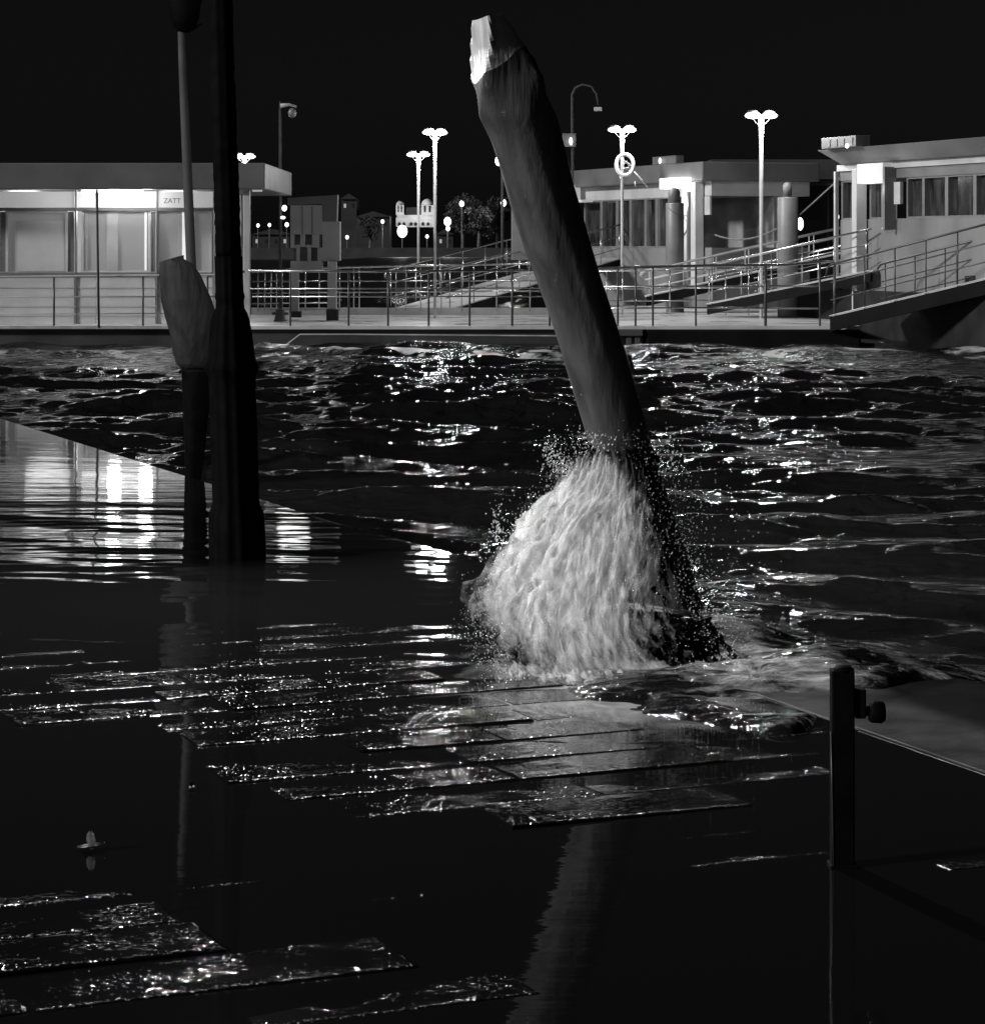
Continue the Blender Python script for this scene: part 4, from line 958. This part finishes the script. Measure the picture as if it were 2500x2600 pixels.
# ---------------------------------------------------------------- far shore
def far_shore():
    DF = 420.
    z = lambda py, D=DF: H - (py - HY) / F * D
    mb = MB(); mb.box(-400, 400, DF, DF + 30, -1.5, z(643) + .9); o = mb.build('far_embankment', 'far'); tag(o, kind='structure')
    mb = MB(); mb.box(-900, 900, DF + 30, 1500, -1.5, .3); tag(mb.build('far_ground', 'far'), kind='structure')
    K = DF / F
    def X(px, D=DF): return (px - CX) / F * D
    # church
    D = 445.; th = thing('church', P(1052, 640, D), 'small floodlit church with two pale domed bell turrets across the water', 'church')
    zz = lambda py: H - (py - HY) / F * D
    q = MB(); q.box(X(1005, D), X(1101, D), D, D + 8, zz(576), zz(553)); q.box(X(1007, D), X(1100, D), D + .3, D + 8, zz(552), zz(545)); q.build('nave_wall', 'church', th)
    q = MB(); q.box(X(1030, D), X(1068, D), D + 1, D + 7, zz(545) + .01, zz(526)); q.build('gable', 'far', th)
    q = MB(); q.box(X(1005, D), X(1101, D), D - .2, D, zz(556), zz(552)); q.build('cornice', 'church', th)
    for x0, x1, xt in ((1005, 1025, 1006), (1069, 1100, 1074)):
        q = MB(); q.box(X(x0, D), X(x1, D), D, D + 2.2, zz(544.9), zz(520)); tw = q.build('turret', 'church', th)
        c = Vector(((X(x0, D) + X(x1, D)) / 2, D + 1.1, zz(520))); w_ = (X(x1, D) - X(x0, D)) / 2
        MB().lathe([(w_, 0), (w_ * .97, w_ * .3), (w_ * .78, w_ * .68), (w_ * .4, w_ * .95), (.05, w_ * 1.05)], 20, org=c).build('dome', 'church', tw, smooth=True)
        q = MB()
        for f_ in ((.22, .38), (.62, .78)):
            a0 = X(x0, D) + (X(x1, D) - X(x0, D)) * f_[0]; a1 = X(x0, D) + (X(x1, D) - X(x0, D)) * f_[1]
            q.box(a0, a1, D - .06, D - .01, zz(538), zz(522))
        q.build('belfry_opening', 'opening', tw)
    for px in (1010, 1022, 1040, 1052, 1070, 1083):
        q = MB(); q.prism([(X(px, D), D - .26, zz(572)), (X(px + 7, D), D - .26, zz(572)), (X(px + 7, D), D - .26, zz(566)), (X(px + 3.5, D), D - .26, zz(563)), (X(px, D), D - .26, zz(566))], (0, .25, 0)); q.build('window', 'opening', th)
    point('church_flood', (X(1015, D), D - 4, zz(560)), 380, .5, th); point('church_flood', (X(1085, D), D - 4, zz(555)), 480, .5, th)
    # dark houses
    houses = [(640, 735, 585, 'low dark house far off behind the shelter column'), (866, 905, 495, 'tall dark house front across the water beside the ticket machine'),
              (905, 990, 540, 'dark house with a lit lower window across the water'), (1108, 1150, 585, 'low dark house right of the floodlit church')]
    for x0, x1, yt, lab in houses:
        D2 = 440.; th = thing('house', P((x0 + x1) / 2, 643, D2), lab, 'house', 'dark houses on the far shore')
        z2 = lambda py: H - (py - HY) / F * D2
        q = MB(); q.box(X(x0, D2), X(x1, D2), D2, D2 + 9, 0, z2(yt + 10)); q.build('wall', 'farwall', th)
        q = MB(); q.prism([(X(x0 - 3, D2), D2 - .4, z2(yt + 10) + .01), (X(x1 + 3, D2), D2 - .4, z2(yt + 10) + .01), ((X(x0, D2) + X(x1, D2)) / 2, D2 - .4, z2(yt - 4))], (0, 10, 0)); q.build('roof', 'farwall', th)
        n = max(2, int((x1 - x0) / 22))
        for i in range(n):
            px = x0 + (i + .5) * (x1 - x0) / n; q = MB(); q.box(X(px - 3, D2), X(px + 3, D2), D2 - .05, D2 + .05, z2(yt + 32), z2(yt + 22)); q.build('window', 'opening' if i % 3 else 'window', th)
    # trees
    def tree(px, ytop, hw, D3, lab, seed):
        rnd = random.Random(seed); b = P(px, 640, D3); th = thing('tree', b, lab, 'tree', 'trees on the far shore')
        hz = (640 - ytop) / F * D3; w_ = hw / F * D3
        mb = MB(); mb.tube([b, b + Vector((.1, 0, hz * .4)), b + Vector((-.1, 0, hz * .8))], [.35, .25, .1], 8)
        for k in range(6):
            a = rnd.uniform(0, 6.28); mb.tube([b + Vector((.05, 0, hz * rnd.uniform(.3, .5))), b + Vector((math.cos(a) * w_ * .6, math.sin(a) * w_ * .6, hz * rnd.uniform(.6, .85)))], [.14, .05], 6)
        mb.build('trunk', 'bark', th)
        mb = MB(); cl = [(Vector((rnd.uniform(-.75, .75) * w_, rnd.uniform(-.7, .7) * w_, hz * rnd.uniform(.38, .9))), rnd.uniform(.22, .42) * w_) for _ in range(16)]
        for c, r_ in cl:
            for _ in range(130):
                d = Vector((rnd.gauss(0, 1), rnd.gauss(0, 1), rnd.gauss(0, .8))).normalized() * r_ * rnd.uniform(.5, 1.1)
                p = b + c + d; s_ = rnd.uniform(.10, .24); u = Vector((rnd.gauss(0, 1), rnd.gauss(0, 1), rnd.gauss(0, 1))).normalized(); v = u.orthogonal().normalized()
                mb.add([p + u * s_, p + v * s_, p - u * s_, p - v * s_], [(0, 1, 2, 3)])
        mb.build('crown', 'leaf', th)
    tree(1175, 492, 48, 432, 'dark leafy tree with lamplit patches right of the church', 1)
    tree(1262, 490, 45, 434, 'dark tree close to the left edge of the leaning pile, across the water', 2)
    tree(1215, 520, 40, 428, 'lower dark tree between the two tall ones across the water', 3)
    tree(940, 545, 26, 430, 'small dark tree in front of the house left of the church', 4)
    # far lamps
    for i, (px, py, s, lab, e) in enumerate(((1021, 587, 1.05, 'large round glowing lamp below the church', 260), (1136, 562, .75, 'bright lamp at the foot of the leafy tree', 300), (1137, 580, .42, 'small lamp just under the bright one by the leafy tree', 30),
            (881, 602, .34, 'lone lamp on the far shore right of the ticket machine', 25), (1084, 600, .32, 'little lamp on the shore below the right turret', 20), (971, 562, .34, 'lamp at the corner of the lit-window house', 20),
            (655, 572, .32, 'first far lamp right of the shelter column', 0), (684, 571, .32, 'second far lamp right of the shelter column', 0), (728, 570, .40, 'far lamp just left of the ticket machine', 0),
            (1172, 517, .5, 'lamp glowing inside the top of the leafy tree', 200), (1278, 515, .6, 'lamp glowing in the tree touching the leaning pile', 300))):
        D4 = 424. if py > 540 else 427.; c = P(px, py, D4); b = Vector((c.x, D4, .8)); th = thing('far_lamp', b, lab, 'street lamp', 'lamps on the far shore')
        MB().tube([b, c - Vector((0, 0, s * .9))], .08, 6).build('pole', 'darksteel', th)
        MB().ball(c, s * .8, s * .8, s).build('globe', 'globe', th, smooth=True)
        if e: point('far_light', c + Vector((0, -s - .6, .2)), e * 1.5, .3, th)
far_shore()
